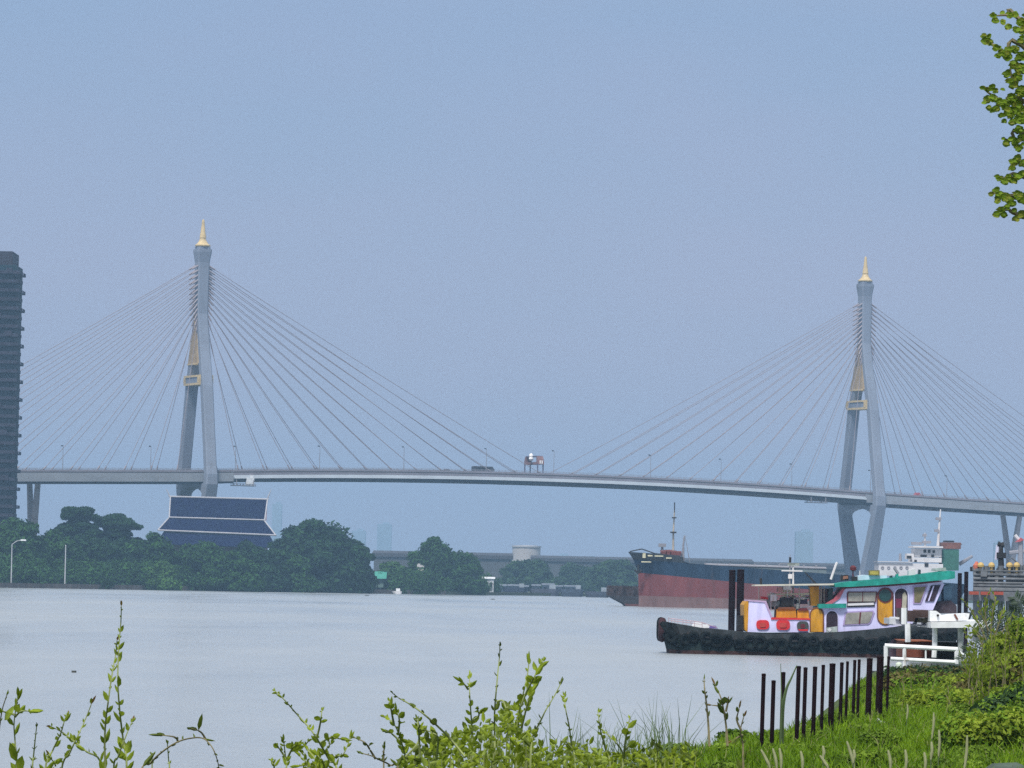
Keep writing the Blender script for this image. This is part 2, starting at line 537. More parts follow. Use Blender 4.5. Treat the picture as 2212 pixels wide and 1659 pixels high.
# stay cables: near plane first, all as parts of their own; the last few far ones as one part
NC, C0, CS = 13, 14.5, 12.5
rest = MB(); kk = 0
for t_side in (1, -1):
    for s0 in (-HALF, HALF):
        for sg in (1, -1):
            for i in range(NC):
                s = s0 + sg * (C0 + CS * i)
                if abs(s) > 0 and (sg * s0 < 0) and abs(s) < 3:
                    continue
                zt = 117.5 + i * (143.2 - 117.5) / (NC - 1)
                A = Vector(BP(s0 + sg * 2.3, t_side * 1.6, zt)); B = Vector(BP(s, t_side * 12.7, zr(s) + 0.1))
                D = (B - A).normalized(); L = (B - A).length
                pts = [A, A + D * 3.6, A + D * 3.7]
                rr = [0.50, 0.40, 0.14]
                for k in range(1, 8):
                    q = k / 8.0
                    p = A.lerp(B, q); p.z -= 4 * L * 0.0045 * q * (1 - q)
                    pts.append(p); rr.append(0.14)
                pts += [B - D * 3.0, B - D * 2.9, B]; rr += [0.14, 0.34, 0.40]
                kk += 1
                if kk > 99:
                    rest.tube(pts, rr, 5)
                else:
                    obj('stay_cable', MB().tube(pts, rr, 5), M_cable, bridge)
o = obj('stay_cable', rest, M_cable, bridge); o['kind'] = 'stuff'
# approach piers (Y shaped)
for px, d, zt, w_ in ((79, 1742, 44.6, 5.6), (2170, 1975, 43.0, 8.0)):
    c0 = G(px, d, 0.0)
    s_ = (Vector((c0.x, c0.y)) - BM).dot(BU)
    g = MB()
    for sg in (1, -1):
        g.rings([rect_ring(s_, sg * 1.2, -1, 3.0, 2.6), rect_ring(s_, sg * 1.4, 22, 2.7, 2.4), rect_ring(s_, sg * w_, 46.0 if px < 500 else 45.5, 2.0, 2.0)])
    obj('approach_pier', g, mat('pier concrete', (0.30, 0.27, 0.28), 0.85, 0.15, 0.15), bridge)
# street lamps on the deck
LAMPS = [135, 325, 508, 690, 872, 1050, 1196, 1405, 1557, 1710, 1880, 2045]
ORDW = ['first', 'second', 'third', 'fourth', 'fifth', 'sixth', 'seventh', 'eighth', 'ninth', 'tenth', 'eleventh', 'twelfth']
for i, px in enumerate(LAMPS):
    s = 0.0
    for _ in range(12):                # station on the deck whose lamp shows in this column
        q = BP(s, 12.6, zr(s)); r = G(px, q[1], q[2]); s += (r.x - q[0]) / BU.x
    q = Vector(BP(s, 12.6, zr(s)))
    t_ = thing('street_lamp', 'slim dark street lamp on the bridge deck, %s from the left' % ORDW[i], 'street lamp', q, 'street lamps along the bridge deck')
    g = MB().tube([q + Vector((0, 0, -.1)), q + Vector((0, 0, 10.8))], [0.17, 0.11], 6)
    obj('pole', g, M_rail, t_)
    g = MB(); hd = q + Vector((0, 0, 10.9))
    g.tube([hd, hd + Vector((0.0, 0, 0.3)) + Vector((-BN.x, -BN.y, 0)) * 1.3], 0.1, 5)
    g.box(hd + Vector((-BN.x, -BN.y, 0)) * 1.4 + Vector((0, 0, .3)), (0.9, 0.7, 0.45))
    obj('lamp_head', g, M_dark, t_)


def on_deck(px, t_):
    s = 0.0
    for _ in range(14):
        q = BP(s, t_, zr(s)); r = G(px, q[1], q[2]); s += (r.x - q[0]) / BU.x
    return s


ANG = math.atan2(BU.y, BU.x)


def vehicle(px, t_, L, Wd, H, col, name, label, cat):
    s = on_deck(px, t_)
    q = Vector(BP(s, t_, zr(s) + 0.02))
    r = thing(name, label, cat, q)
    r.rotation_euler = (0, 0, 0)
    Mx = Matrix.Translation(q) @ Matrix.Rotation(ANG, 4, 'Z')
    m = mat('paint ' + name, col, 0.4, 0.08, 1.0)
    g = MB(Mx)
    if H > 2.2:
        g.rings([[(x, -Wd / 2, .5), (x, Wd / 2, .5), (x, Wd / 2, h), (x, -Wd / 2, h)] for x, h in ((-L / 2, H - .3), (-L / 2 + .3, H), (L / 2 - 1.0, H), (L / 2, H * .6))])
    else:
        g.rings([[(x, -Wd / 2, .35), (x, Wd / 2, .35), (x, Wd / 2 * k, h), (x, -Wd / 2 * k, h)] for x, h, k in ((-L / 2, .8, 1), (-L * .33, .95, 1), (-L * .22, H, .8), (L * .15, H, .8), (L * .3, .95, 1), (L / 2, .75, 1))])
    obj('body', g, m, r)
    for x in (-L * .3, L * .3):
        for y in (-1, 1):
            g = MB(Mx); g.torus((x, y * (Wd / 2 - .1), .38), .26, .12, 'y', 12, 6)
            obj('wheel', g, M_dark, r)
    g = MB(Mx)
    g.box((0.2, -Wd / 2 - .012, H * .68), (L * .62, .02, H * .22)); g.box((0.2, Wd / 2 + .012, H * .68), (L * .62, .02, H * .22))
    if H > 2.2:
        obj('side_window', g, M_dark, r)
    return r


vehicle(1043, 9.5, 10.5, 2.5, 3.1, (0.05, 0.05, 0.06), 'bus', 'dark bus crossing the bridge left of the white arch', 'bus')
vehicle(965, 9.0, 4.6, 1.8, 1.6, (0.10, 0.10, 0.12), 'parked_car', 'small dark car on the bridge left of the bus', 'car')
vehicle(1982, 11, 5.2, 1.9, 2.1, (0.45, 0.03, 0.04), 'pickup_truck', 'small red pickup truck on the bridge right of the right pylon', 'pickup truck')
# ceremonial arch on the deck
s = on_deck(1153, 0.0)
q = Vector(BP(s, 0, zr(s)))
arch = thing('ceremonial_arch', 'brown framed ceremonial arch with white oval portrait standing over the bridge roadway', 'arch', q)
M_br = mat('arch brown', (0.20, 0.10, 0.09), 0.6, 0.2, 0.5); M_pur = mat('arch dull purple', (0.10, 0.09, 0.14), 0.6, 0.2, 0.5)
M_pt = mat('portrait white', (0.9, 0.87, 0.85), 0.35, 0.05, 0.6)
dirx = Vector((1, 0, 0)); W2 = 4.2
# the arch spans across the road: legs at t=-10..10, seen obliquely
for (a, tt) in ((-1.4, -6.6), (-1.4, 6.6), (1.4, -6.6), (1.4, 6.6)):
    g = MB().tube([BP(s + a, tt, zr(s)), BP(s + a, tt, zr(s) + 5.2)], 0.30, 6)
    obj('leg', g, M_pur, arch)
g = MB()
g.rings([[BP(s + a, tt, z) for tt, z in ((-7.4, zr(s) + 4.9), (7.4, zr(s) + 4.9), (6.9, zr(s) + 7.2), (6.0, zr(s) + 8.7), (5.3, zr(s) + 8.7), (5.4, zr(s) + 6.0), (-5.4, zr(s) + 6.0), (-5.3, zr(s) + 8.7), (-6.0, zr(s) + 8.7), (-6.9, zr(s) + 7.2))] for a in (-1.5, 1.5)])
obj('frame', g, M_br, arch)
g = MB(); g.rings([[BP(s + a, tt, zr(s) + z) for tt, z in ((-6.0, 8.4), (6.0, 8.4), (5.8, 8.9), (-5.8, 8.9))] for a in (-1.4, 1.4)])
obj('top_rail', g, M_pur, arch)
g = MB(); prof = [(0.01, 0), (.7, .15), (1.1, .9), (.85, 1.6), (1.0, 2.3), (.7, 3.1), (.01, 3.5)]
c3 = Vector(BP(s - 2.3, 1.5, zr(s) + 6.6)); g.lathe(prof, c3, 12)
obj('portrait', g, M_pt, arch)  # blank white stands in for the glare over the portrait
for a in (0.2, 1.2):
    cc = Vector(BP(s + a - .8, 7.5, zr(s) + 6.0)); g = MB().box(cc, (0.5, .3, 1.5), ANG)
    obj('white_panel', g, M_pt, arch)
# maintenance gantries hanging below the deck
for px, lab, cc in ((528, 'pale maintenance gantry hanging under the deck beside the left pylon', (0.7, 0.72, 0.74)), (1766, 'dark maintenance gantry hanging under the deck beside the right pylon', (0.16, 0.16, 0.18))):
    s = on_deck(px, 14)
    q = Vector(BP(s, 13, zr(s) - 4.4))
    r = thing('maintenance_gantry', lab, 'gantry', q, 'maintenance gantries under the bridge deck')
    Mx = Matrix.Translation(q) @ Matrix.Rotation(ANG, 4, 'Z')
    g = MB(Mx)
    g.box((0, 0, -1.9), (10.5, 4, .35)); g.box((0, -2, -1.1), (10.5, .12, .12)); g.box((0, 2, -1.1), (10.5, .12, .12))
    for k in range(8): g.box((-5 + k * 1.43, -2, -1.45), (.14, .12, .8)); g.box((-5 + k * 1.43, 2, -1.45), (.14, .12, .8))
    obj('platform', g, mat('gantry steel', (.14, .14, .16), .6), r)
    g = MB(Mx)
    for x in (-4, 4):
        g.box((x, -2, -.6), (.3, .3, 2.6)); g.box((x, 2, -.6), (.3, .3, 2.6))
    obj('hanger', g, M_rail, r)
    if px < 900:
        g = MB(Mx); g.box((2.6, -1.2, 0.1), (3.6, 1.5, 3.4)); g.box((3.4, -1.2, 2.3), (1.4, .9, 1.2))
        obj('cabin', g, mat('gantry white', cc, .5), r)
# ------------------------------------------------------------------ foliage helper


def leaf_quads(blobs, per, size, seed, squash=1.0, up=0.3, hang=0.0, core=0.0):
    """many small leaf-clump faces spread through a set of ellipsoid clumps; blobs = [(cx,cy,cz,rx,ry,rz)]"""
    rg = np.random.default_rng(seed)
    B = np.array(blobs, dtype=float)
    wgt = (B[:, 3] * B[:, 5]) ** 0.9
    cnt = np.maximum(6, (per * len(B) * wgt / wgt.sum())).astype(int)
    idx = np.repeat(np.arange(len(B)), cnt)
    n = len(idx)
    d = rg.normal(size=(n, 3)); d /= np.linalg.norm(d, axis=1)[:, None]
    rad = rg.uniform(core, 1.0, n) ** 0.6
    p = B[idx, :3] + d * B[idx, 3:6] * (rad * np.where(rg.random(n) < .22, rg.uniform(1.0, 1.55, n), 1.0))[:, None]
    nrm = d + rg.normal(scale=0.65, size=(n, 3)) + np.array([0, 0, up]); nrm /= np.linalg.norm(nrm, axis=1)[:, None]
    a = np.cross(nrm, rg.normal(size=(n, 3))); a /= np.linalg.norm(a, axis=1)[:, None]
    b = np.cross(nrm, a)
    sz = size * rg.uniform(0.55, 1.35, n)[:, None]
    bend = nrm * sz * rg.uniform(-0.25, 0.25, n)[:, None]
    v = np.stack([p - a * sz, p - b * sz * 0.5 * squash + bend, p + a * sz, p + b * sz * 0.5 * squash + bend], axis=1).reshape(-1, 3)
    return v, n


def quads_obj(name, v, n, m, parent=None, loc=None, ldiv=4):
    me = bpy.data.meshes.new(name)
    org = ORG[parent.name] if parent is not None else Vector(loc)
    v = v - np.array(org)
    me.vertices.add(len(v)); me.vertices.foreach_set('co', v.astype(np.float32).ravel())
    me.loops.add(n * 4); me.loops.foreach_set('vertex_index', np.arange(n * 4, dtype=np.int32))
    me.polygons.add(n)
    me.polygons.foreach_set('loop_start', np.arange(n, dtype=np.int32) * 4)
    me.polygons.foreach_set('loop_total', np.full(n, 4, dtype=np.int32))
    me.materials.append(m)
    me.update(calc_edges=True); me.validate()
    o = bpy.data.objects.new(name, me); COL.objects.link(o)
    if parent is not None:
        o.parent = parent; ORG[o.name] = org
    else:
        o.location = org
    return o


M_trunk = mat('bark', (0.10, 0.075, 0.05), 0.95, 0.3, 1.0)
FOL = {
    'dark': mat('dark foliage', (0.018, 0.050, 0.017), 0.8, 0.6, 0.22, spec=.08, transl=0.25),
    'mid': mat('mid foliage', (0.030, 0.080, 0.020), 0.8, 0.6, 0.2, spec=.08, transl=0.25),
    'light': mat('light foliage', (0.060, 0.135, 0.034), 0.8, 0.5, 0.2, spec=.08, transl=0.25),
    'far': mat('far foliage', (0.035, 0.075, 0.03), 0.8, 0.4, 0.1, spec=.08, transl=0.2),
}


def far_tree(name, label, cx, top, base, hw, d, fol, seed, style='dome', group='trees on the far left bank', per=2600, size=None, cat='tree'):
    """crown spans photo columns cx +- hw and rows top..base at depth d"""
    k = d / F
    gp = G(cx, d, 0.8)
    r = thing(name, label, cat, gp, group)
    T_ = P(cx, top, d); Bm = P(cx, base, d)
    H = T_.z - Bm.z; W = hw * k
    rg = random.Random(seed)
    blobs = []
    cz = Bm.z
    if style == 'dome':
        for i in range(70):
            a = rg.uniform(0, 2 * math.pi); q = rg.random()
            el_ = math.asin(min(1, 0.0 + q))
            rr = rg.uniform(0.66, 0.98)
            x = math.cos(a) * math.cos(el_) * W * rr; y = math.sin(a) * math.cos(el_) * W * rr * 0.8; z = math.sin(el_) * H * rr * .96
            b_ = rg.uniform(0.07, 0.19) * W
            blobs.append((T_.x + x, gp.y + y, cz + z, b_ * 1.2, b_ * 1.2, min(b_ * .8, H * 0.2)))
        for i in range(10):
            a = rg.uniform(0, 2 * math.pi); q = rg.uniform(.1, .5)
            blobs.append((T_.x + math.cos(a) * W * q, gp.y + math.sin(a) * W * q * .8, cz + H * rg.uniform(.2, .62), W * .36, W * .32, H * .24))
        for i in range(12):
            a = rg.uniform(0, 2 * math.pi)
            blobs.append((T_.x + math.cos(a) * W * .8, gp.y + math.sin(a) * W * .5, cz + H * rg.uniform(.0, .25), W * .26, W * .3, H * .16))
    elif style == 'tiers':
        prof = ((.97, .50, .28), (.90, .62, .45), (.80, .22, .0), (.70, .55, .2), (.60, .95, .5), (.48, 1.0, .2), (.34, 1.0, .0), (.2, 1.0, 0)) if seed % 2 else ((.96, .30, .0), (.90, .62, .25), (.82, .95, .5), (.72, .40, .0), (.62, .75, .1), (.5, 1.0, .2), (.36, 1.0, .0), (.2, 1.0, 0))
        for zf, ww, inner in prof:
            for i in range(16):
                a = rg.uniform(0, 2 * math.pi); q = inner + (1 - inner) * rg.random() ** .7
                b_ = rg.uniform(.07, .15) * W
                blobs.append((T_.x + math.cos(a) * W * ww * q, gp.y + math.sin(a) * W * ww * q, cz + H * (zf + rg.uniform(-.03, .025) - .05 * q * q), b_ * 1.5, b_ * 1.5, H * rg.uniform(.025, .05)))
    sz = size or max(0.8, W * 0.066)
    v, n = leaf_quads(blobs, per, sz, seed)
    quads_obj('crown', v, n, FOL[fol], r)
    g = MB()
    zt = cz + H * .45
    g.tube([(gp.x, gp.y, 0.4), (gp.x + .3, gp.y, (zt + .4) * .5), (T_.x, gp.y, zt)], [W * .07 + .2, W * .05 + .15, W * .03 + .1], 7)
    for i in range(5):
        a = rg.uniform(0, 6.28)
        g.tube([(gp.x, gp.y, zt * .55), (gp.x + math.cos(a) * W * .35, gp.y + math.sin(a) * W * .3, zt * .9), (gp.x + math.cos(a) * W * .6, gp.y + math.sin(a) * W * .5, zt * 1.15)], [W * .03 + .1, W * .02 + .08, .06], 5)
    obj('trunk', g, M_trunk, r)
    return r


# (name, label, cx, top, base, half width, depth, foliage, style)
TREES = [
    ('bushy_tree', 'pale green bushy tree at the foot of the dark tower block', 38, 1112, 1262, 84, 1470, 'mid', 'dome'),
    ('tiered_tree', 'dark tiered tree with an umbrella top, taller of the two right of the tower', 168, 1099, 1215, 58, 1560, 'dark', 'tiers'),
    ('tiered_tree', 'dark tiered tree with an umbrella top, lower one nearer the temple', 250, 1113, 1215, 56, 1570, 'dark', 'tiers'),
    ('bushy_tree', 'dark rounded tree behind the left bank lamp posts', 112, 1146, 1264, 74, 1490, 'mid', 'dome'),
    ('bushy_tree', 'mid green tree below the umbrella topped trees', 215, 1150, 1266, 84, 1515, 'dark', 'dome'),
    ('bushy_tree', 'tree whose top reaches the left eave of the blue temple roof', 322, 1150, 1268, 70, 1535, 'mid', 'dome'),
    ('bushy_tree', 'low light green tree at the water below the left end of the temple', 345, 1212, 1270, 44, 1500, 'light', 'dome'),
    ('bushy_tree', 'tree in front of the middle of the blue temple roof', 430, 1172, 1272, 84, 1545, 'mid', 'dome'),
    ('bushy_tree', 'dark tree in front of the right end of the blue temple roof', 540, 1172, 1273, 82, 1570, 'dark', 'dome'),
    ('bushy_tree', 'low pale tree at the water edge between temple and big dark tree', 500, 1192, 1272, 66, 1530, 'mid', 'dome'),
    ('rain_tree', 'big dark dome shaped tree right of the temple', 688, 1118, 1275, 104, 1620, 'dark', 'dome'),
    ('bushy_tree', 'smaller dark tree leaning on the right side of the big dome tree', 770, 1158, 1277, 46, 1640, 'dark', 'dome'),
    ('bushy_tree', 'low green tree under the left flank of the big dome tree', 605, 1180, 1274, 72, 1580, 'mid', 'dome'),
    ('bushy_tree', 'light green low tree beside the green roofed shed', 850, 1212, 1272, 46, 1720, 'light', 'dome'),
    ('bushy_tree', 'round topped tree standing alone right of the gap beside the long warehouse', 936, 1158, 1272, 58, 1720, 'mid', 'dome'),
    ('bushy_tree', 'lower shoulder tree right of the round topped lone tree', 998, 1186, 1274, 46, 1735, 'mid', 'dome'),
    ('bushy_tree', 'hazy tree behind the white moored boats', 1140, 1204, 1268, 62, 2150, 'far', 'dome'),
    ('bushy_tree', 'hazy low tree between the storage tank and the ship bow', 1245, 1214, 1272, 44, 2250, 'far', 'dome'),
    ('bushy_tree', 'hazy tree just left of the ship bow', 1330, 1205, 1284, 62, 2150, 'far', 'dome'),
    ('bushy_tree', 'far grey tree above the ship deck', 1660, 1216, 1262, 40, 2600, 'far', 'dome'),
]
for i, (nm, lab, cx, top, base, hw, d, fol, st) in enumerate(TREES):
    far_tree(nm, lab, cx, top, base, hw, d, fol, 100 + i, st, 'trees on the far left bank' if d < 2000 else 'hazy trees on the far shore', per=int(1500 + hw * 26))
# continuous low undergrowth at the water edge on the left bank
blobs = []
rg = random.Random(5)
for i in range(160):
    px = rg.uniform(-20, 1060); d = float(np.interp(px, [b_[0] for b_ in BPX], [b_[1] for b_ in BPX])) + rg.uniform(6, 45)
    p = G(px, d, 1.5); r_ = rg.uniform(2.0, 5.5)
    blobs.append((p.x, p.y, 1.2 + r_ * .5, r_ * 1.3, r_, r_))
v, n = leaf_quads(blobs, 14000, 0.7, 77)
setp(quads_obj('undergrowth', v, n, FOL['mid'], None, (0, 1500, 0)), 'tangled green undergrowth along the far left water edge', 'undergrowth', None, 'stuff')
# ------------------------------------------------------------------ tower block at the left edge
k5 = 1600.0
d0 = 1560.0
tb = thing('tower_block', 'tall dark glass apartment tower block with many balconies at the left edge', 'tower block', G(10, d0, 1.0))
M_tow = mat('tower dark cladding', (0.010, 0.028, 0.036), 0.7, 0.5, 0.12, stretch=(1, 1, 2.0), spec=.1)
M_glass = mat('tower glass', (0.010, 0.030, 0.042), 0.3, 0.5, 0.3, spec=0.25)
M_bal = mat('balcony grey', (0.030, 0.030, 0.045), 0.8, 0.4, 0.3, spec=.1)
xr = P(29, 800, d0).x; zt = P(20, 572, d0).z
xl = xr - 34; ytop = zt
g = MB(); g.box(((xl + xr) / 2, d0 + 11, (ytop + 1) / 2), (xr - xl, 20, ytop - 1))
obj('body', g, M_tow, tb)
g = MB(); zz2 = P(20, 541, d0).z
g.box((xr - 12, d0 + 14, (ytop + zz2) / 2), (20, 20, zz2 - ytop)); g.box((xr - 15.5, d0 + 10, zz2 + .7), (12, 8, 2.2))
obj('roof_parapet', g, mat('parapet', (0.025, 0.022, 0.032), .8), tb)
nf = 34
fh = (ytop - 6) / nf
rg = random.Random(3)
for f_ in range(nf):
    z = 6 + f_ * fh
    g = MB()
    for (x0, x1) in ((xr - 9.5, xr + 1.6), (xr - 22, xr - 12)):
        g.box(((x0 + x1) / 2, d0 + 1 - 1.0, z + .16), (x1 - x0, 2.6, .32))
        g.box(((x0 + x1) / 2, d0 - 1.2, z + .75), (x1 - x0, .14, 1.0))
    if rg.random() < .45: g.box((xr - rg.uniform(2, 8), d0 - 1.0, z + 1.2), (rg.uniform(1.2, 3.2), 1.6, 2.0))
    g.box((xr + .95, d0 + 5, z + .16), (1.5, 8, .32)); g.box((xr + 1.62, d0 + 5, z + .75), (.14, 8, 1.0))
    if f_ % 2: g.box((xr + .9, d0 + 15, z + .16), (1.4, 7, .32)); g.box((xr + 1.55, d0 + 15, z + .75), (.14, 7, 1.0))
    obj('balcony', g, M_bal, tb)
    g = MB(); g.box(((xl + xr) / 2 - .2, d0 + .96, z + fh * .55), (xr - xl - 1.2, .1, fh * rg.uniform(.42, .62)))
    obj('window_band', g, M_glass, tb)
# ------------------------------------------------------------------ temple hall with blue roof


def z2(x, y): return (x / 2.011 * 0.54861, (1600 + y / 2.011) * 0.54861)


td = 1660.0
tl = thing('temple_hall', 'thai temple hall with tiered deep blue roof, white trim and curved finials behind the trees', 'temple', G(470, td, 1))
M_blue = mat('blue glazed tiles', (0.007, 0.011, 0.044), 0.9, 0.25, 0.5, bump=0.2, spec=0.03)
M_trim = mat('white roof trim', (0.40, 0.40, 0.43), 0.6, 0.1, 0.5)
M_gab = mat('temple gable', (0.20, 0.13, 0.15), 0.7, 0.3, 0.8)


def TQ(x, y, dd=0.0):
    a = z2(x, y); return P(a[0], a[1], td + dd)


def roofpanel(c, dd):
    """c: four corner pixels TL TR BR BL, with depth offsets"""
    pts = [TQ(x, y, e_) for (x, y), e_ in zip(c, dd)]
    nrm = (pts[1] - pts[0]).cross(pts[3] - pts[0]).normalized()
    g = MB(); g.rings([[p for p in pts], [p - nrm * .35 if nrm.y < 0 else p + nrm * .35 for p in pts]])
    return g


# front slopes lean back towards the ridge; mirrored rear slopes close the roof
RF = []
tiers = [([(1352, 716), (2118, 738), (2096, 898), (1342, 876)], (9, 9, 3.5, 3.5)),
         ([(1338, 884), (2096, 906), (2182, 1022), (1252, 978)], (3.2, 3.2, -3.5, -3.5)),
         ([(1300, 990), (2130, 1012), (2185, 1120), (1235, 1090)], (-3.0, -3.0, -8, -8))]
for c, dd in tiers:
    rf_ = obj('roof', roofpanel(c, dd), M_blue, tl)
    RF.append(rf_)
    obj('roof', roofpanel(c, [18 - e_ for e_ in dd]), M_blue, tl)


def trimbar(pa, pb, da, db, r=0.42):
    g = MB(); g.tube([TQ(*pa, da), TQ(*pb, db)], r, 6); obj('trim', g, M_trim, RF[0] if pa[1] < 880 else RF[1])


trimbar((1340, 714), (2128, 736), 9, 9, .36)
trimbar((1338, 878), (2096, 900), 3.0, 3.0, .3)
trimbar((1250, 980), (2184, 1020), -3.9, -3.9, .33)
for sx_ in ((1350, 716, 1340, 880), (2118, 738, 2096, 902)):
    for q in (0, 1):
        trimbar((sx_[0], sx_[1]), (sx_[2], sx_[3]), 9, 3.2 if q == 0 else 14.8, .3)
for sx_ in ((1336, 884, 1250, 980), (2094, 906, 2186, 1024)):
    for q in (0, 1):
        trimbar((sx_[0], sx_[1]), (sx_[2], sx_[3]), 3.0 if q == 0 else 15, -3.8 if q == 0 else 21.8, .3)
# gable ends
for x in (1352, 2112):
    a = TQ(x, 722 if x < 2000 else 744, 9); b_ = TQ(x - 10, 905, 3.2); c_ = TQ(x - 10, 905, 14.8)
    g = MB(); g.rings([[p, q_, r_] for p, q_, r_ in [(a, b_, c_), (a + Vector((.4, 0, 0)), b_ + Vector((.4, 0, 0)), c_ + Vector((.4, 0, 0)))]])
    obj('gable', g, M_gab, tl)
for pts_ in ([(1342, 716), (1338, 698), (1330, 680), (1320, 664), (1316, 652)], [(2120, 738), (2124, 712), (2134, 690), (2144, 668), (2148, 652)]):
    g = MB(); g.tube([TQ(x, y, 9) for x, y in pts_], [.34, .26, .2, .15, .06], 6)
    obj('finial', g, M_trim, RF[0])
zz = TQ(1700, 1090, -8).z
a = TQ(1330, 1000, 0); b_ = TQ(2100, 1000, 0)
g = MB(); g.box(((a.x + b_.x) / 2, td + 9, (zz + 1.5) / 2), (b_.x - a.x, 22, zz - 0.5))
obj('wall', g, M_gab, tl)
# ------------------------------------------------------------------ bank lamp posts
for px, pt, pb, lab in ((24, 1176, 1258, 'tall thin lamp post with a white head on the left bank below the tower block'), (140, 1180, 1262, 'thin pale pole on the left bank with no lamp head, right of the lamp post')):
    d = float(np.interp(px, [b[0] for b in BPX], [b[1] for b in BPX])) + 1.5
    b0 = G(px, d, 1.4); tp = P(px + 2, pt, d)
    r = thing('lamp_post' if px < 100 else 'pole', lab, 'lamp post' if px < 100 else 'pole', b0)
    m_ = mat('pale pole', (0.45, 0.46, 0.48), 0.6, .1, 1)
    if px < 100:
        g = MB(); g.tube([b0, tp, tp + Vector((1.6, 0, 1.2)), tp + Vector((3.2, 0, 1.6))], [.24, .16, .13, .1], 6)
        obj('post', g, m_, r)
        g = MB(); g.box(tp + Vector((4.0, 0, 1.6)), (1.9, .8, .5)); obj('lamp_head', g, M_white, r)
    else:
        g = MB(); g.tube([b0, tp], [.26, .17], 6); obj('shaft', g, m_, r)
        g = MB(); g.lathe([(.2, 0), (.24, .3), (.05, .5)], tp, 8); obj('cap', g, m_, r)
# ------------------------------------------------------------------ simple buildings on the far bank


def house(name, label, cat, px0, px1, top, base, d, wcol, rcol, rise=0.25, depth=10, group=None, over=0.8, windows=3, base_z=None):
    a = P(px0, base, d); b_ = P(px1, base, d); t_ = P((px0 + px1) / 2, top, d)
    bz = a.z if base_z is None else base_z
    r = thing(name, label, cat, ((a.x + b_.x) / 2, d, bz), group)
    H = t_.z - bz; rz_ = H * rise; wh = H - rz_
    cx = (a.x + b_.x) / 2; W = b_.x - a.x
    g = MB(); g.box((cx, d + depth / 2, bz + wh / 2), (W, depth, wh)); wl_ = obj('wall', g, mat('wall %s' % (wcol,), wcol, .8, .15, .4), r)
    g = MB()
    if rise > 0.02:
        x0, x1 = cx - W / 2 - over, cx + W / 2 + over; y0, y1 = d - over, d + depth + over; z0, z1 = bz + wh + .003, bz + H
        ym = (y0 + y1) / 2
        g.rings([[(x, y0, z0), (x, y1, z0), (x, ym, z1)] for x in (x0, x1)])
    else:
        g.box((cx, d + depth / 2, bz + wh + .2), (W + over, depth + over, .4))
    obj('roof', g, mat('roof %s' % (rcol,), rcol, .6, .15, .4), r)
    if windows:
        for i in range(windows):
            x = cx + W * ((i + .5) / windows - .5)
            g = MB(); g.box((x, d - .03, bz + wh * .55), (W / windows * .5, .1, wh * .35))
            obj('window', g, M_dark, wl_)
    return r


house('shed', 'low shed with bright teal roof at the water edge under the big dark tree', 'shed', 768, 828, 1234, 1268, 1655, (0.10, 0.16, 0.14), (0.05, 0.26, 0.20), .45, 12, None, 1.2, 2)
house('house', 'small cream house half hidden between the light tree and the lone tree', 'house', 902, 914, 1216, 1262, 1712, (0.45, 0.46, 0.36), (0.3, 0.3, 0.3), .2, 6, None, .4, 1)
house('house', 'little white gabled house in front of the round topped lone tree', 'house', 920, 931, 1240, 1264, 1700, (0.55, 0.6, 0.55), (0.4, 0.42, 0.42), .35, 5, None, .4, 1)
house('pier_house', 'white two storey pier house beside the dark barges', 'house', 1043, 1066, 1246, 1279, 1770, (0.55, 0.57, 0.6), (0.66, 0.68, 0.7), .12, 8, None, .6, 2)
house('pier_house', 'low cream annex left of the white pier house', 'house', 1020, 1042, 1258, 1276, 1765, (0.5, 0.42, 0.3), (0.42, 0.38, 0.3), .3, 6, None, .6, 2)
rg = random.Random(8)
for i, (a, b_, tp_, lab) in enumerate([(1150, 1166, 1262, 'small pale cabin just right of the barge row middle'), (1172, 1196, 1260, 'long whitish roofed cabin between the middle barges'), (1200, 1214, 1264, 'tiny white cabin left of the awning barge'), (960, 985, 1262, 'pale cabin behind the long grey pontoon'), (926, 948, 1266, 'grey white cabin behind the brown pontoon'), (1076, 1092, 1262, 'small white cabin behind the dark barges nearest the pier house'), (1098, 1120, 1262, 'long pale blue roofed cabin above the first dark barge'), (1124, 1140, 1264, 'small grey cabin in the middle of the barge row'), (1220, 1248, 1264, 'white awning roof on the barge nearest the ship bow')]):
    house('cabin', lab, 'cabin', a, b_, tp_, 1280, 1880, (0.30, 0.36, 0.42), (0.6, 0.64, 0.68), .2, 7, 'cabins behind the moored barges', .5, 2)
# long grey warehouse behind the lone tree, seen over the bank
M_ware = mat('warehouse grey', (0.075, 0.08, 0.085), 0.8, 0.12, 0.05); M_wroof = mat('warehouse roof', (0.05, 0.05, 0.058), 0.7, 0.12, 0.05)
for (p0, p1, top0, top1, d, lab) in ((808, 1105, 1189, 1199, 2350, 'long low grey warehouse behind the lone tree on the far bank'), (1150, 1500, 1203, 1206, 2550, 'long low dark roofed warehouse behind the ship bow'), (1470, 1625, 1208, 1212, 2500, 'grey warehouse showing above the blue ship deck'), (1625, 1860, 1216, 1222, 2500, 'lower dull warehouse above the ship deck beside the right pylon')):
    a = P(p0, top0, d); b_ = P(p1, top1, d)
    r = thing('warehouse', lab, 'warehouse', ((a.x + b_.x) / 2, d, 1.2), 'long warehouses on the far shore')
    ze = min(a.z, b_.z)
    g = MB(); g.box(((a.x + b_.x) / 2, d + 20, (ze - 2.5 + 1) / 2), (b_.x - a.x, 40, ze - 2.5 - 1)); obj('wall', g, M_ware, r)
    g = MB(); x0, x1 = a.x - 1, b_.x + 1
    g.rings([[(x, d - 1, ze - 2.499), (x, d + 41, ze - 2.499), (x, d + 41, ze - 2), (x, d + 20, ze + 1.2), (x, d - 1, ze - .4)] for x in (x0, x1)]); obj('roof', g, M_wroof, r)
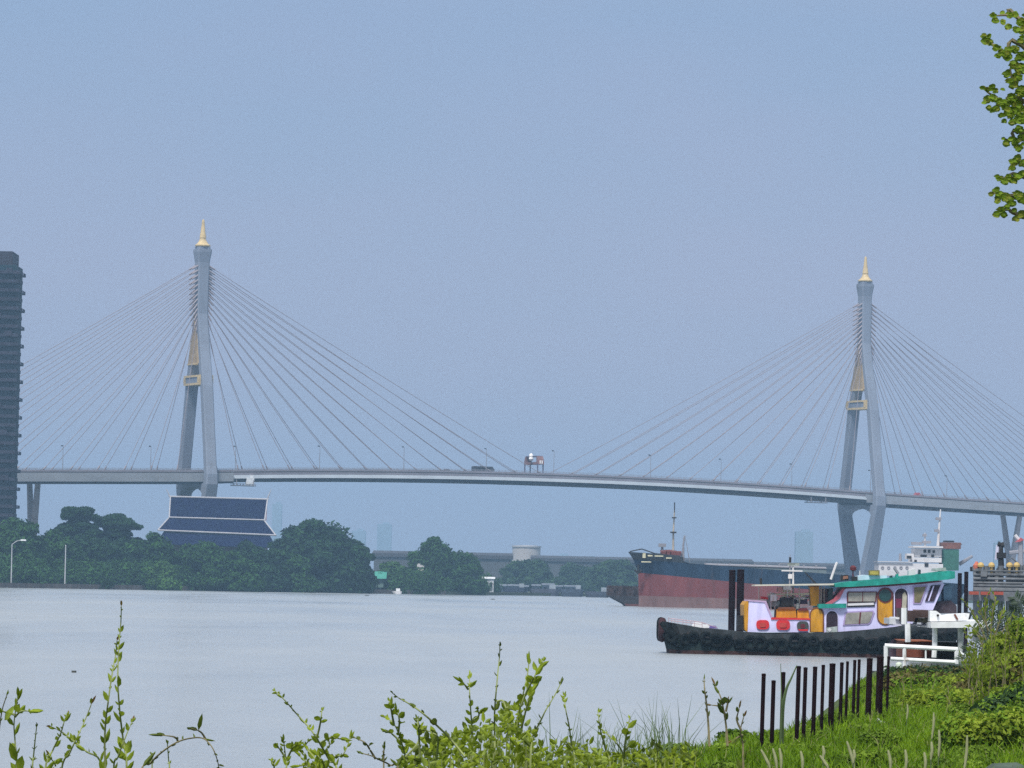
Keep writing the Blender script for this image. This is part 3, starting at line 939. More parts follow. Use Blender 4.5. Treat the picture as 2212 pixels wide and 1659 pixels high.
# storage tank
d = 2700.0
a = P(1107, 1180, d); b_ = P(1168, 1181, d)
rt = (b_.x - a.x) / 2; ct = ((a.x + b_.x) / 2, d + rt, 1)
r = thing('storage_tank', 'pale cylindrical storage tank standing above the hazy trees', 'storage tank', ct)
g = MB(); g.lathe([(rt, 0), (rt, a.z - 1.5)], ct, 32); obj('shell', g, mat('tank white', (0.44, 0.42, 0.42), .6, .08, .05), r, smooth=False)
g = MB(); g.lathe([(rt + .5, a.z - 1.49), (rt + .5, a.z - .4), (rt * .5, a.z - .1), (0.1, a.z + .1)], ct, 32); obj('tank_roof', g, mat('tank roof', (0.4, 0.4, 0.42), .6), r)
# far skyline, almost lost in the haze
M_far_haze = mat('haze tinted tower', (0.26, 0.34, 0.42), 0.7, 0.08, 0.02)  # body colour moved towards the sky, adding painted haze to the haze box
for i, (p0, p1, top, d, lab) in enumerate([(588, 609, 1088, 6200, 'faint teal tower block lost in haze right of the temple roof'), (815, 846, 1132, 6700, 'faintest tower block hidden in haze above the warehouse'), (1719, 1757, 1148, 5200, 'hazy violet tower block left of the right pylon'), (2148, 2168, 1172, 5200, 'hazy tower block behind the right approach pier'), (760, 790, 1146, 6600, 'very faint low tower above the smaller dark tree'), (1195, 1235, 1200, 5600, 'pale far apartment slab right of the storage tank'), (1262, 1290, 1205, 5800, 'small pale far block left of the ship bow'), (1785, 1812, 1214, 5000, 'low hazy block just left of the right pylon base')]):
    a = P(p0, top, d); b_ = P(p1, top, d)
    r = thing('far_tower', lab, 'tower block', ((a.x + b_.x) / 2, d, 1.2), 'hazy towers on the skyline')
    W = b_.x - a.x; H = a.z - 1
    g = MB(); g.box(((a.x + b_.x) / 2, d + W * .4, H / 2 + 1), (W, W * .8, H)); obj('body', g, M_far_haze, r)
    g = MB(); g.box(((a.x + b_.x) / 2 + W * .1, d + W * .4, a.z + 1.6), (W * .45, W * .4, 3)); obj('roof_block', g, M_far_haze, r)
# ------------------------------------------------------------------ hull helper


def hull(Mx, L, B, zs, rake_bow, rake_stern, fine=0.16, sheer=lambda t: 0.0, tuck=None, N=28, stern_fine=0.08, trim=0.0):
    """list of strips between consecutive levels; x runs 0 (bow) .. L (stern). zs: list of z levels (functions of t or numbers)"""
    def bf(t, q):
        a = min(1.0, (t / fine)) if fine > 0 else 1
        c_ = min(1.0, (1 - t) / stern_fine) if stern_fine > 0 else 1
        return B / 2 * (max(0.02, math.sin(a * math.pi / 2)) ** (1.0 - .35 * q)) * (0.62 + .38 * math.sin(c_ * math.pi / 2))
    strips = []
    top = zs[-1] if not callable(zs[-1]) else None

    def zv(k, t): return zs[k](t) if callable(zs[k]) else zs[k]
    n = len(zs)
    for k in range(n - 1):
        g = MB(Mx)
        rows = []
        for kk_ in (k, k + 1):
            q = kk_ / (n - 1)
            row = []
            for s_ in (-1, 1):
                for i in range(N + 1):
                    t_ = (i / N) ** 1.25
                    x = rake_bow[kk_] + (L - rake_stern[kk_] - rake_bow[kk_]) * t_
                    row.append((x, s_ * bf(t_, q), zv(kk_, t_)))
            rows.append(row)
        m_ = N + 1
        v_ = rows[0] + rows[1]; o = 2 * m_
        fs = []
        for i in range(N):
            fs.append((i, i + 1, o + i + 1, o + i))
            fs.append((m_ + i + 1, m_ + i, o + m_ + i, o + m_ + i + 1))
        fs.append((0, o, o + m_, m_)); fs.append((N, m_ + N, o + m_ + N, o + N))
        if k == n - 2:
            for i in range(N): fs.append((o + i, o + i + 1, o + m_ + i + 1, o + m_ + i))
        if k == 0:
            for i in range(N): fs.append((i + 1, i, m_ + i, m_ + i + 1))
        g.add(v_, fs)
        strips.append(g)
    return strips


# ------------------------------------------------------------------ tanker ship


def z4(x, y): return ((2000 + x / 2.011) * 0.54861, (1600 + y / 2.011) * 0.54861)


def z5(x, y): return ((2932 + x / 2.011) * 0.54861, (1600 + y / 2.011) * 0.54861)


SD = 1010.0


def SZ(p, dd=0.0):
    q = P(p[0], p[1], SD + dd); return q


sx0 = SZ(z4(960, 1150)).x
sxe = SZ((2098, 1290)).x
SLn = sxe - sx0
ship = thing('tanker_ship', 'large moored ship with dark blue and faded red hull, white deckhouse and green funnel', 'ship', (sx0, SD, 0))
SB = 15.0
MxS = Matrix.Translation((sx0, SD + SB / 2, 0))


def zline(p0, p1):
    a, b_ = SZ(p0), SZ(p1)
    return lambda t: a.z + (b_.z - a.z) * ((sx0 + SLn * t) - a.x) / (b_.x - a.x)


boot = zline(z4(1050, 1500), z4(1740, 1520)); redtop = zline(z4(1040, 1322), z4(1740, 1388))
deckl = zline(z4(1350, 1238), z4(2180, 1300))


def zmain(t): return max(deckl(t), 3.2)


def ztop(t): return zmain(t) + max(.02, 1.85 * max(0.0, min(1.0, (.165 - t) / .012)))


rb = [2.9, 2.85, 2.6, 1.3, 0.0]
st = hull(MxS, SLn, SB, [-1.0, lambda t: boot(t), lambda t: redtop(t), zmain, ztop], rb, [4, 4, 3, .5, .4], fine=0.2, N=60, stern_fine=.06)
M_ship_b = mat('ship dark blue', (0.017, 0.036, 0.066), 0.55, 0.35, 0.35, stretch=(1, 1, .25), spec=.1, stain=((.07, .05, .045), .4, (1, 1, .15), .59))
M_ship_r = mat('ship faded red', (0.155, 0.042, 0.042), 0.8, 0.25, 0.25, stretch=(1, 1, .4), stain=((.09, .05, .045), .4, (1, 1, .15), .57))
M_ship_g = mat('ship fouled waterline', (0.17, 0.10, 0.095), 0.9, 0.25, 0.4, stretch=(1, 1, .4))
obj('boot_topping', st[0], M_ship_g, ship); obj('red_hull', st[1], M_ship_r, ship); obj('blue_hull', st[2], M_ship_b, ship); obj('forecastle_bulwark', st[3], mat('ship dark bulwark', (.035, .042, .05), .7, .4, .5), ship)


def ship_side(x):
    t_ = max(0.0, min(1.0, (x - sx0) / SLn)); a = min(1.0, t_ / .2)
    return SD + SB / 2 - SB / 2 * max(.02, math.sin(a * math.pi / 2)) ** .65 * .985
M_cream = mat('faded cream paint', (0.55, 0.52, 0.36), 0.7, 0.2, 0.6)
M_shw = mat('ship white', (0.60, 0.59, 0.60), 0.6, 0.08, 0.5, stain=((.40, .26, .18), .8, (1.2, 1, .2), .60))
# forecastle bulwark, rails, winches
g = MB()
def ship_pt(x, y, dd=0): return SZ(z4(x, y), dd)
for (x0, y0, x1, y1, c_) in ((1072, 1158, 1096, 1200, 0), (1112, 1176, 1150, 1188, 0), (1165, 1180, 1235, 1190, 0), (1060, 1226, 1140, 1236, 0), (1255, 1196, 1300, 1206, 0)):
    a = ship_pt(x0, y0, 0); b_ = ship_pt(x1, y1, 0)
    g.box(((a.x + b_.x) / 2, ship_side((a.x + b_.x) / 2) - .1, (a.z + b_.z) / 2), (b_.x - a.x, .5, a.z - b_.z), -.35)
obj('forecastle_panel', g, M_cream, ship)
g = MB()
for (pa, pb) in (((965, 1150), (1060, 1130)), ((1060, 1130), (1160, 1165)), ((1160, 1165), (1385, 1195)), ((1385, 1195), (1385, 1235)), ((1160, 1185), (1380, 1212))):
    g.tube([ship_pt(*pa, 3), ship_pt(*pb, 3)], .16, 5); g.tube([ship_pt(*pa, 11), ship_pt(*pb, 11)], .16, 5)
for x in range(1180, 1386, 25):
    y = 1165 + (x - 1160) * 30 / 225.0
    g.tube([ship_pt(x, y, 3), ship_pt(x, y + 45, 3)], .1, 5)
obj('bow_rail', g, M_dark, ship)
a = ship_pt(1160, 1180); b_ = ship_pt(1385, 1225)
g = MB(); g.box(((a.x + b_.x) / 2, SD + 7.5, (a.z + b_.z) / 2 - .4), (b_.x - a.x, 5, (a.z - b_.z) * .5)); obj('forecastle_deck', g, mat('ship rust brown', (.06, .035, .032), .8, .35, .8), ship)
for x, y in ((1235, 1172), (1270, 1170), (1305, 1175), (1345, 1180)):
    c_ = ship_pt(x, y, 6); g = MB(); g.box(c_, (1.3, 1.6, 1.5)); g.tube([c_ + Vector((-.9, 0, .5)), c_ + Vector((.9, 0, .5))], .6, 8)
    obj('winch', g, mat('winch red', (.14, .04, .035), .7, .3, 1), ship)
# masts
def mast(pts_, r0, r1, dd, m_, nm='mast'):
    g = MB(); g.tube([ship_pt(x, y, dd) for x, y in pts_], [r0 + (r1 - r0) * i / (len(pts_) - 1) for i in range(len(pts_))], 6)
    return obj(nm, g, m_, ship)
M_mast = mat('mast buff', (0.42, 0.38, 0.32), 0.6, 0.15, .8)
mast([(1308, 1170), (1310, 1000), (1316, 880), (1320, 780)], .30, .10, 7, M_mast, 'foremast')
g = MB(); c_ = ship_pt(1310, 998, 7); g.box(c_, (1.5, 2.4, .35)); c_ = ship_pt(1316, 882, 7); g.box(c_, (1.1, 2.0, .3)); c_ = ship_pt(1319, 810, 7); g.tube([c_ - Vector((0, 0, 1.6)), c_ + Vector((0, 0, 1.6))], .14, 6)
obj('crosstree', g, M_dark, ship)
mast([(1222, 1172), (1222, 1085)], .4, .25, 6, M_rail, 'ventilator'); g = MB(); c_ = ship_pt(1222, 1100, 6); g.box(c_, (1.9, 1.4, .9)); obj('ventilator_head', g, M_rail, ship)
mast([(1390, 1235), (1388, 1100), (1398, 1025), (1412, 1030)], .3, .14, 6, M_rail, 'derrick')
mast([(1440, 1235), (1405, 1040)], .1, .06, 6, M_rail, 'derrick_stay')
mast([(1375, 1200), (1390, 1040)], .1, .06, 6, M_rail, 'derrick_stay')
# anchor
c_ = ship_pt(1030, 1290, 6); c_.y = ship_side(c_.x) - .6; g = MB(); g.tube([c_ + Vector((0, 0, 1.2)), c_ - Vector((0, 0, .9))], .28, 6); g.tube([c_ + Vector((-.9, -.1, -.2)), c_ + Vector((-.1, 0, -1.0)), c_ + Vector((.9, .1, -.2))], .3, 6); obj('anchor', g, M_dark, ship)
# deck pipes and hatch line
a = ship_pt(1560, 1236, 7); b_ = SZ(z5(640, 1340), 7)
g = MB(); g.box(((a.x + b_.x) / 2, SD + 7.5, a.z - 1.6), (b_.x - a.x, 7, 1.5)); obj('cargo_deck', g, mat('deck grey green', (.15, .19, .20), .8, .2, .3), ship)
g = MB(); xx = a.x
while xx < b_.x - 2:
    g.box((xx, SD + 5, a.z - .5), (.5, .5, .8)); xx += 3.1
g.tube([(a.x, SD + 4, a.z - .6), (b_.x, SD + 4, a.z - .9)], .22, 6); g.tube([(a.x, SD + 6, a.z - .5), (b_.x, SD + 6, a.z - .8)], .3, 6)
obj('cargo_pipe', g, M_rail, ship)
# accommodation
def sbox(x0, y0, x1, y1, da, db, nm, m_, conv=z5):
    a = SZ(conv(x0, y0), da); b_ = SZ(conv(x1, y1), da)
    g = MB(); g.box(((a.x + b_.x) / 2, SD + (da + db) / 2, (a.z + b_.z) / 2), (abs(b_.x - a.x), db - da, abs(a.z - b_.z))); return obj(nm, g, m_, ship)
sbox(1062, 1238, 1570, 1350, 1.5, 13.5, 'poop_house', M_shw); sbox(1056, 1226, 1330, 1237, 1.0, 14, 'house_roof', M_shw)
sbox(1330, 1195, 1560, 1237, 2, 13, 'deckhouse', M_shw); sbox(1350, 1125, 1560, 1194, 2.5, 12.5, 'bridge_house', M_shw)
sbox(1335, 1104, 1572, 1123, 1.2, 13.8, 'bridge_roof', M_shw); sbox(1285, 1165, 1345, 1210, 3, 8, 'bridge_wing', M_shw)
M_grn = mat('funnel green', (0.035, 0.13, 0.10), 0.6, 0.2, 0.6)
sbox(1566, 1130, 1695, 1300, 3, 11, 'funnel', M_grn); sbox(1570, 1076, 1712, 1129, 2.8, 11.2, 'funnel_top', mat('funnel rust', (.17, .075, .06), .8, .35, .7))
sbox(1585, 1062, 1660, 1075, 5, 9, 'exhaust', M_dark)
for (x0, y0, x1, y1) in ((1288, 1182, 1326, 1205), (1420, 1135, 1440, 1158), (1455, 1135, 1475, 1160), (1492, 1140, 1510, 1160), (1395, 1175, 1445, 1192), (1480, 1172, 1502, 1195), (1425, 1240, 1455, 1270), (1345, 1215, 1365, 1235)):
    a = SZ(z5(x0, y0), 1.4); b_ = SZ(z5(x1, y1), 1.4)
    dd = 2.94 if x0 < 1340 and y0 < 1200 else 2.42 if y1 < 1195 else 1.94 if y1 < 1237 else 1.44
    g = MB(); g.box(((a.x + b_.x) / 2, SD + dd, (a.z + b_.z) / 2), (b_.x - a.x, .15, a.z - b_.z)); obj('window', g, M_dark, ship)
for x in (1092, 1140, 1190, 1238, 1285):
    c_ = SZ(z5(x, 1278), 1.44); g = MB(); g.torus(c_, .3, .12, 'y', 12, 6); obj('porthole', g, M_rail, ship)
for pts_, r0, r1, dd in (([(1532, 1105), (1540, 960), (1552, 815)], .42, .16, 7), ([(1428, 1105), (1428, 1000)], .3, .1, 7), ([(1232, 1226), (1232, 1165)], .4, .3, 7), ([(1700, 1250), (1805, 1185)], .5, .35, 6), ([(1690, 1120), (1716, 1085)], .3, .3, 6)):
    g = MB(); g.tube([SZ(z5(x, y), dd) for x, y in pts_], [r0 + (r1 - r0) * i / (len(pts_) - 1) for i in range(len(pts_))], 6); obj('mast' if r1 < .2 else 'davit', g, M_shw if r1 < .2 else M_rail, ship)
for (x, y, w_) in ((1535, 890, 1.4), (1520, 985, 1.2), (1360, 1085, 2.6), (1440, 1075, 2.2), (1425, 1020, 1.0)):
    c_ = SZ(z5(x, y), 7); g = MB(); g.box(c_, (w_, 1, .7)); obj('radar', g, M_rail, ship)
# dark barge beyond the bow
bx0 = SZ((1310, 1270), 22).x; bx1 = SZ((1470, 1270), 22).x
barge = thing('barge', 'black raked barge with heaped scrap lying at the bow of the big ship', 'barge', (bx0, SD + 24, 0))
M_barge = mat('barge black', (0.03, 0.028, 0.032), 0.8, 0.4, .6)
st = hull(Matrix.Translation((bx0, SD + 26, 0)), bx1 - bx0, 8, [-.8, .6, 2.6], [5.5, 4.0, 0], [1, .5, 0], fine=.05, N=12)
obj('hull_bottom', st[0], mat('barge rust', (.12, .05, .05), .9, .3, .6), barge); obj('hull', st[1], M_barge, barge)
g = MB(); rg = random.Random(2)
for i in range(26):
    x = bx0 + .8 + i * .32; z = 3.2 + rg.random() * 2.0
    g.box((x, SD + 24.5 + rg.random() * 3, (z + 2.4) / 2), (.9 + rg.random(), 1.5, z - 2.2), rg.random())
obj('scrap_heap', g, mat('scrap', (.05, .035, .035), .9, .5, 1.5), barge)
# dark barges along the far bank left of the ship
for i, (a, b_, d, h_, lab, col) in enumerate([(1086, 1140, 1830, 3.6, 'dark blue moored barge next to the white pier house', (.02, .028, .05)), (1142, 1210, 1835, 3.2, 'dark moored barge in the middle of the far row', (.045, .05, .07)), (1208, 1262, 1800, 3.4, 'dark moored barge with a white awning behind', (.03, .04, .06)), (1262, 1318, 1760, 2.6, 'low dark moored barge nearest the ship bow', (.03, .035, .05)), (905, 950, 1745, 3.0, 'brown pontoon moored below the round topped lone tree', (.08, .06, .06)), (955, 1015, 1765, 2.6, 'long grey pontoon between the lone tree and the pier house', (.16, .16, .17))]):
    p0 = G(a, d, 0); p1 = G(b_, d, 0)
    r = thing('barge', lab, 'barge', p0, 'barges moored along the far bank')
    st = hull(Matrix.Translation((p0.x, d, 0)), p1.x - p0.x, 7, [-.6, h_ * .55, h_], [1.2, .5, 0], [1.0, .5, 0], fine=.06, N=10)
    obj('hull', st[0], mat('barge hull %d' % i, col, .7, .3, .3), r); obj('gunwale', st[1], mat('barge rail %d' % i, tuple(x * 1.3 for x in col), .7, .3, .3), r)
    g = MB(); L_ = p1.x - p0.x; g.box((p0.x + L_ * .75, d, h_ + .9), (L_ * .2, 4, 1.8)); obj('wheelhouse', g, mat('barge house', (.28, .32, .36), .7, .2, .4), r)
# white speedboat
p0 = G(846, 1650, 0); p1 = G(868, 1650, 0)
r = thing('motorboat', 'small white motorboat moored at the far bank below the teal roofed shed', 'boat', p0)
st = hull(Matrix.Translation((p0.x, 1650, 0)), p1.x - p0.x, 2.0, [-.2, .5, 1.2], [1.0, .4, 0], [.2, .1, 0], fine=.4, N=10)
obj('hull', st[0], M_shw, r); obj('topside', st[1], M_shw, r)
g = MB(); g.box((p0.x + 2.6, 1650, 1.75), (1.6, 1.5, 1.1)); obj('cabin', g, M_white, r)
# ------------------------------------------------------------------ harbour tug
def z7(x, y): return ((2500 + x / 2.765) * 0.54861, (2150 + y / 2.765) * 0.54861)


def z8(x, y): return ((3232 + x / 2.765) * 0.54861, (2050 + y / 2.765) * 0.54861)


TD = 306.0


def XZ(p, dd=0.0):
    q = P(p[0], p[1], TD + dd); return (q.x, q.z)


tx0 = XZ(z7(240, 1000))[0]; tx1 = XZ(z8(1680, 1000))[0]
TL = tx1 - tx0; TB = 6.6
tug = thing('tug_boat', 'harbour tug with lavender cabin, teal roof, ochre doors and black tyre hung hull', 'tug boat', (tx0, TD, 0))
M_hull = mat('tug hull black green', (0.019, 0.031, 0.031), 0.8, 0.5, 1.3, stretch=(1, 1, .6), spec=.1)
M_hull2 = mat('tug hull upper grey', (0.036, 0.042, 0.045), 0.8, 0.45, 1.2, stretch=(1, 1, .5), spec=.1, stain=((.085, .045, .03), 1.4, (1, 1, .3), .60))
M_hrust = mat('tug hull rust', (0.042, 0.018, 0.016), 0.85, 0.4, 1.4, stretch=(1, 1, .4))
M_lav = mat('lavender paint', (0.60, 0.58, 0.84), 0.55, 0.14, 1.6, stretch=(1, 1, .22), stain=((.30, .25, .28), 1.5, (1.2, 1, .18), .60))
M_teal = mat('teal roof paint', (0.012, 0.24, 0.19), 0.6, 0.3, 1.6, stain=((.05, .12, .10), 1.3, (1, 1, 1), .60))
M_och = mat('ochre paint', (0.52, 0.25, 0.015), 0.55, 0.28, 2.2, stretch=(1, 1, .3), stain=((.16, .06, .02), 2.2, (1.2, 1, .25), .60))
M_mar = mat('maroon trim', (0.11, 0.02, 0.025), 0.5, 0.2, 1.5)
M_red = mat('red cover', (0.55, 0.025, 0.03), 0.5, 0.15, 1.5)
M_win = mat('cabin window', (0.06, 0.065, 0.06), 0.12, 0.3, 1.2, spec=0.6)
M_winp = mat('curtained window', (0.26, 0.25, 0.22), 0.3, 0.3, 1.6, spec=.5)
M_brn = mat('door frame brown', (0.16, 0.06, 0.025), 0.6, 0.2, 1.5)
M_dgrn = mat('dark green glass', (0.015, 0.05, 0.05), 0.2, 0.2, 1.5, spec=.5)
M_inner = mat('dark cabin interior', (0.03, 0.018, 0.03), 0.8, 0.3, 2)
# gunwale height along the hull (from stern at the left to bow at the right)
gun = [(z7(250, 815)), (z7(330, 825)), (z7(480, 852)), (z7(730, 892)), (z7(1000, 918)), (z7(1230, 945)), (z7(1480, 957)), (z7(1900, 947)), (z8(190, 1212)), (z8(500, 1188)), (z8(750, 1163)), (z8(930, 1145)), (z8(1200, 1100)), (z8(1500, 1040)), (z8(1680, 1000))]
gx = [XZ(p)[0] - tx0 for p in gun]; gzv = [XZ(p)[1] for p in gun]


def gun_z(t): return float(np.interp(t * TL, gx, gzv))


st = hull(Matrix.Translation((tx0, TD + TB / 2, 0)), TL, TB, [-0.8, lambda t: .28, lambda t: gun_z(t) * .62, gun_z], [.95, .85, .5, .1], [3.0, 2.2, .6, 0], fine=.06, N=40, stern_fine=.2)
obj('hull_waterline', st[0], M_hrust, tug); obj('hull', st[1], M_hull, tug); obj('bulwark', st[2], M_hull2, tug)
# rubbing strake and tyres
g = MB(); ptsr = []
for i in range(3, 37):
    t_ = i / 40.0; ptsr.append((tx0 + t_ * TL, TD - .02, gun_z(t_) * .66))
g.tube(ptsr, .11, 6); obj('rubbing_strake', g, M_dark, tug)
M_tyre = mat('tyre rubber', (0.008, 0.011, 0.012), 0.9, 0.4, 3, spec=.08)
rg = random.Random(4)
for i in range(26):
    t_ = .05 + i * .0345 + rg.uniform(-.008, .008); x = tx0 + t_ * TL
    g = MB(Matrix.Translation((x, TD - .16 + rg.uniform(-.05, .05), gun_z(t_) * .56 + rg.uniform(-.2, .14))) @ Matrix.Rotation(rg.uniform(-.35, .35), 4, 'Z') @ Matrix.Rotation(rg.uniform(-.3, .3), 4, 'X')); g.torus((0, 0, 0), rg.uniform(.30, .46), rg.uniform(.14, .2), 'y', 14, 7)
    obj('tyre_fender', g, M_tyre, tug, smooth=True)
for yy_ in (-.9, .5, 2.4):
    g = MB(); c_ = XZ(z7(275, 915)); g.torus((c_[0] + .25, TD + TB / 2 + yy_, c_[1]), .66, .30, 'x', 16, 8); obj('stern_fender', g, mat('dark maroon rubber', (.035, .012, .015), .8, .3, 2) if yy_ < 0 else M_tyre, tug, smooth=True)
for a_, b_ in (((300, 845), (420, 980)), ((330, 960), (470, 1090))):
    g = MB(); p = XZ(z7(*a_)); q = XZ(z7(*b_)); g.tube([(p[0], TD + .6, p[1]), ((p[0] + q[0]) / 2, TD - .1, (p[1] + q[1]) / 2 - .15), (q[0], TD - .15, q[1])], .22, 7); obj('rope_fender', g, M_tyre, tug)


def smooth_rope(a, b, sag=.35, n=10): return [a.lerp(b, i / n) - Vector((0, 0, sag * 4 * (i / n) * (1 - i / n))) for i in range(n + 1)]


def tp(poly, ya, yb, nm, m_, parent=None):
    """extrude a traced outline (already photo positions) between depths TD+ya and TD+yb"""
    g = MB(); g.prism([XZ(p, ya) for p in poly], TD + ya, TD + yb)
    return obj(nm, g, m_, parent or tug)


def Z7(l): return [z7(*p) for p in l]
def Z8(l): return [z8(*p) for p in l]


def arch_poly(x0, x1, y0, y1, n=8, both=False):
    r = (x1 - x0) / 2; cx = (x0 + x1) / 2
    top_ = [(cx - r * math.cos(math.pi * k / n), y0 + r - r * math.sin(math.pi * k / n)) for k in range(n + 1)]
    if both:
        return top_ + [(cx + r * math.cos(math.pi * k / n), y1 - r + r * math.sin(math.pi * k / n)) for k in range(n + 1)]
    return top_ + [(x1, y1), (x0, y1)]


def rrect(x0, y0, x1, y1, r, n=4):
    out = []
    for cx, cyy, a0 in ((x1 - r, y0 + r, -90), (x1 - r, y1 - r, 0), (x0 + r, y1 - r, 90), (x0 + r, y0 + r, 180)):
        for k in range(n + 1):
            a = R_(a0 + 90 * k / n); out.append((cx + r * math.cos(a), cyy + r * math.sin(a)))
    return out


def disc(cx, cyy, r, n=16): return [(cx + r * math.cos(2 * math.pi * k / n), cyy + r * math.sin(2 * math.pi * k / n)) for k in range(n)]


HW0, HW1 = 0.75, 5.85      # house walls (near / far) behind the hull side
# aft casing
tp(Z7([(1228, 935), (1240, 600), (1415, 612), (1485, 790), (1905, 800), (1905, 940)]), HW0, HW1, 'aft_casing', M_lav)
tp(Z7([(1232, 600), (1236, 584), (1430, 598), (1500, 780), (1484, 790), (1412, 614)]), HW0 - .06, HW1 + .06, 'casing_trim', mat('lilac trim', (.42, .30, .45), .5))
tp(Z7([(1482, 800), (1486, 778), (1910, 788), (1910, 804)]), HW0 - .07, HW1 + .07, 'casing_trim', M_red)
tp(Z7([(1186, 640), (1214, 600), (1240, 602), (1226, 935), (1196, 915)]), HW0 + .1, HW1 - .1, 'stern_frame', M_och)
for (x0, y0, x1, y1, m_) in ((1322, 806, 1462, 908, M_red), (1540, 806, 1688, 914, M_red), (1764, 820, 1892, 918, M_win)):
    pc_ = tp(Z7(rrect(x0, y0, x1, y1, 40)), HW0 - .10, HW0 + .02, 'porthole_cover', m_)
    tp(Z7(rrect(x0 + 38, y0 + 28, x1 - 38, y1 - 26, 14)), HW0 - .15, HW0 - .102, 'porthole_boss', mat('red boss', (.42, .05, .04), .5, .2, 2) if m_ is M_red else M_mar, pc_)
tp(Z7([(1775, 905), (1885, 905), (1880, 925), (1790, 925)]), HW0 - .13, HW0 - .02, 'porthole_sill', M_red)
# deck boxes and clutter behind the casing
tp(Z7([(1540, 780), (1545, 690), (1750, 680), (1760, 780)]), 1.6, 4.4, 'deck_box', M_och)
tp(Z7([(1548, 690), (1570, 668), (1730, 664), (1752, 684)]), 1.5, 4.5, 'deck_box_lid', M_brn)
tp(Z7([(1770, 788), (1772, 700), (1890, 700), (1896, 790)]), 1.3, 4.2, 'deck_box', M_och)
tp(Z7([(1775, 702), (1800, 676), (1870, 676), (1888, 702)]), 1.2, 4.3, 'deck_box_lid', M_mar)
tp(Z7([(1915, 650), (1905, 440), (2005, 440), (2002, 650)]), 2.0, 3.6, 'funnel', M_och)
tp(Z7([(1900, 442), (1902, 428), (2010, 428), (2010, 442)]), 1.9, 3.7, 'funnel_cap', M_brn)
M_mach = mat('machinery grey green', (.30, .34, .32), .6, .35, 2.5)
rg = random.Random(9)
for (x0, y0, x1, y1, m_) in ((1450, 600, 1580, 660, M_mach), (1475, 525, 1545, 600, M_shw), (1590, 560, 1720, 650, M_dark), (1740, 560, 1880, 632, mat('dull purple box', (.10, .08, .13), .6, .3, 2)), (1600, 480, 1700, 505, M_cream), (1540, 650, 1690, 672, M_dark), (1450, 660, 1520, 690, M_dark), (1790, 520, 1895, 545, mat('pale violet', (.5, .45, .62), .6)), (1555, 450, 1610, 500, mat('dusty rose', (.45, .25, .22), .7)), (1610, 430, 1705, 478, M_white)):
    tp(Z7([(x0, y1), (x0 + 4, y0 + 3), (x1 - 5, y0), (x1, y1)]), 1.8 + rg.random(), 3.4 + rg.random(), 'deck_machine', m_)
for (x0, y0, x1, y1, r_, m_, nm) in ((1440, 528, 1900, 520, .07, M_cream, 'pipe'), (1370, 560, 1450, 570, .09, M_red, 'boom'), (1470, 600, 1560, 555, .06, M_shw, 'pipe'), (1700, 690, 1900, 655, .05, M_shw, 'pipe'), (1480, 500, 1480, 700, .05, M_shw, 'stanchion'), (1660, 480, 1660, 690, .05, M_shw, 'stanchion'), (1790, 445, 1790, 690, .05, M_mast, 'stanchion'), (2030, 440, 2025, 650, .06, M_mast, 'stanchion'), (2060, 440, 2060, 640, .04, M_mast, 'stanchion'), (1350, 440, 1350, 590, .045, M_mast, 'stanchion')):
    a, b_ = XZ(z7(x0, y0), 2.2), XZ(z7(x1, y1), 2.2)
    g = MB(); g.tube([(a[0], TD + 2.2, a[1]), (b_[0], TD + 2.2, b_[1])], r_, 6); obj(nm, g, m_, tug)
for i in range(26):
    x = rg.uniform(1440, 1900); y = rg.uniform(520, 690)
    c_ = XZ(z7(x, y), 2.4); m_ = rg.choice((M_shw, M_mach, M_dark, M_cream, M_mach))
    g = MB(); q = rg.uniform(.12, .32)
    if i % 2: g.tube([(c_[0] - q, TD + 2 + rg.random(), c_[1] - q * .3), (c_[0] + q, TD + 2.2 + rg.random(), c_[1] + q * rg.uniform(-1, 1))], .06, 6)
    else: g.lathe([(q * .7, -q), (q * .8, 0), (q * .5, q)], (c_[0], TD + 2 + rg.random(), c_[1]), 10)
    obj('deck_fitting', g, m_, tug)
# thin awning over the aft deck
tp(Z7([(1308, 436), (1310, 420), (2170, 408), (2170, 426)]), 1.0, 5.4, 'awning', mat('awning', (.52, .50, .42), .8, .15, 1))
# main deckhouse
tp(Z7([(1905, 945), (1905, 700), (2000, 690)]) + Z8([(0, 950), (275, 945), (620, 940), (1000, 960), (1000, 1120), (780, 1160), (500, 1190), (190, 1212), (0, 1222)]), HW0, HW1, 'deckhouse', M_lav)
tp(Z8([(-24, 908), (278, 902), (278, 948), (-24, 955)]), HW0 - .35, HW1 + .35, 'lower_roof', M_teal)
# wheelhouse tier
tp(Z8([(110, 902), (190, 850), (245, 760), (300, 725), (620, 700), (1290, 655), (1345, 690), (1250, 905), (1220, 975), (980, 965), (620, 942), (280, 945)]), HW0 + .02, HW1 - .02, 'wheelhouse', M_lav)
tp(Z8([(60, 905), (150, 850), (215, 765), (250, 728), (262, 745), (205, 850), (120, 905)]), HW0 - .05, HW1 + .05, 'red_trim', mat('faded red trim', (.42, .10, .13), .6, .2, 1))
tp(Z8([(78, 880), (85, 735), (135, 735), (128, 880)]), 2.0, 4.5, 'aft_cabinet', M_dgrn)
tp(Z8([(0, 905), (4, 745), (70, 740), (66, 900)]), 3.0, 5.0, 'aft_panel', mat('pink grey', (.40, .26, .28), .7, .2, 1))
roofp = Z8([(158, 722), (150, 690), (300, 668), (620, 634), (830, 618), (955, 600), (1120, 580), (1400, 545), (1460, 552), (1462, 628), (1400, 640), (1000, 676), (620, 704), (300, 722)])
tp(roofp, HW0 - .55, HW1 + .55, 'roof', M_teal)
tp(Z8([(230, 742), (230, 726), (620, 706), (1320, 652), (1330, 662), (1100, 690), (620, 722)]), HW0 - .06, HW1 + .06, 'eave_shadow_board', M_mar)
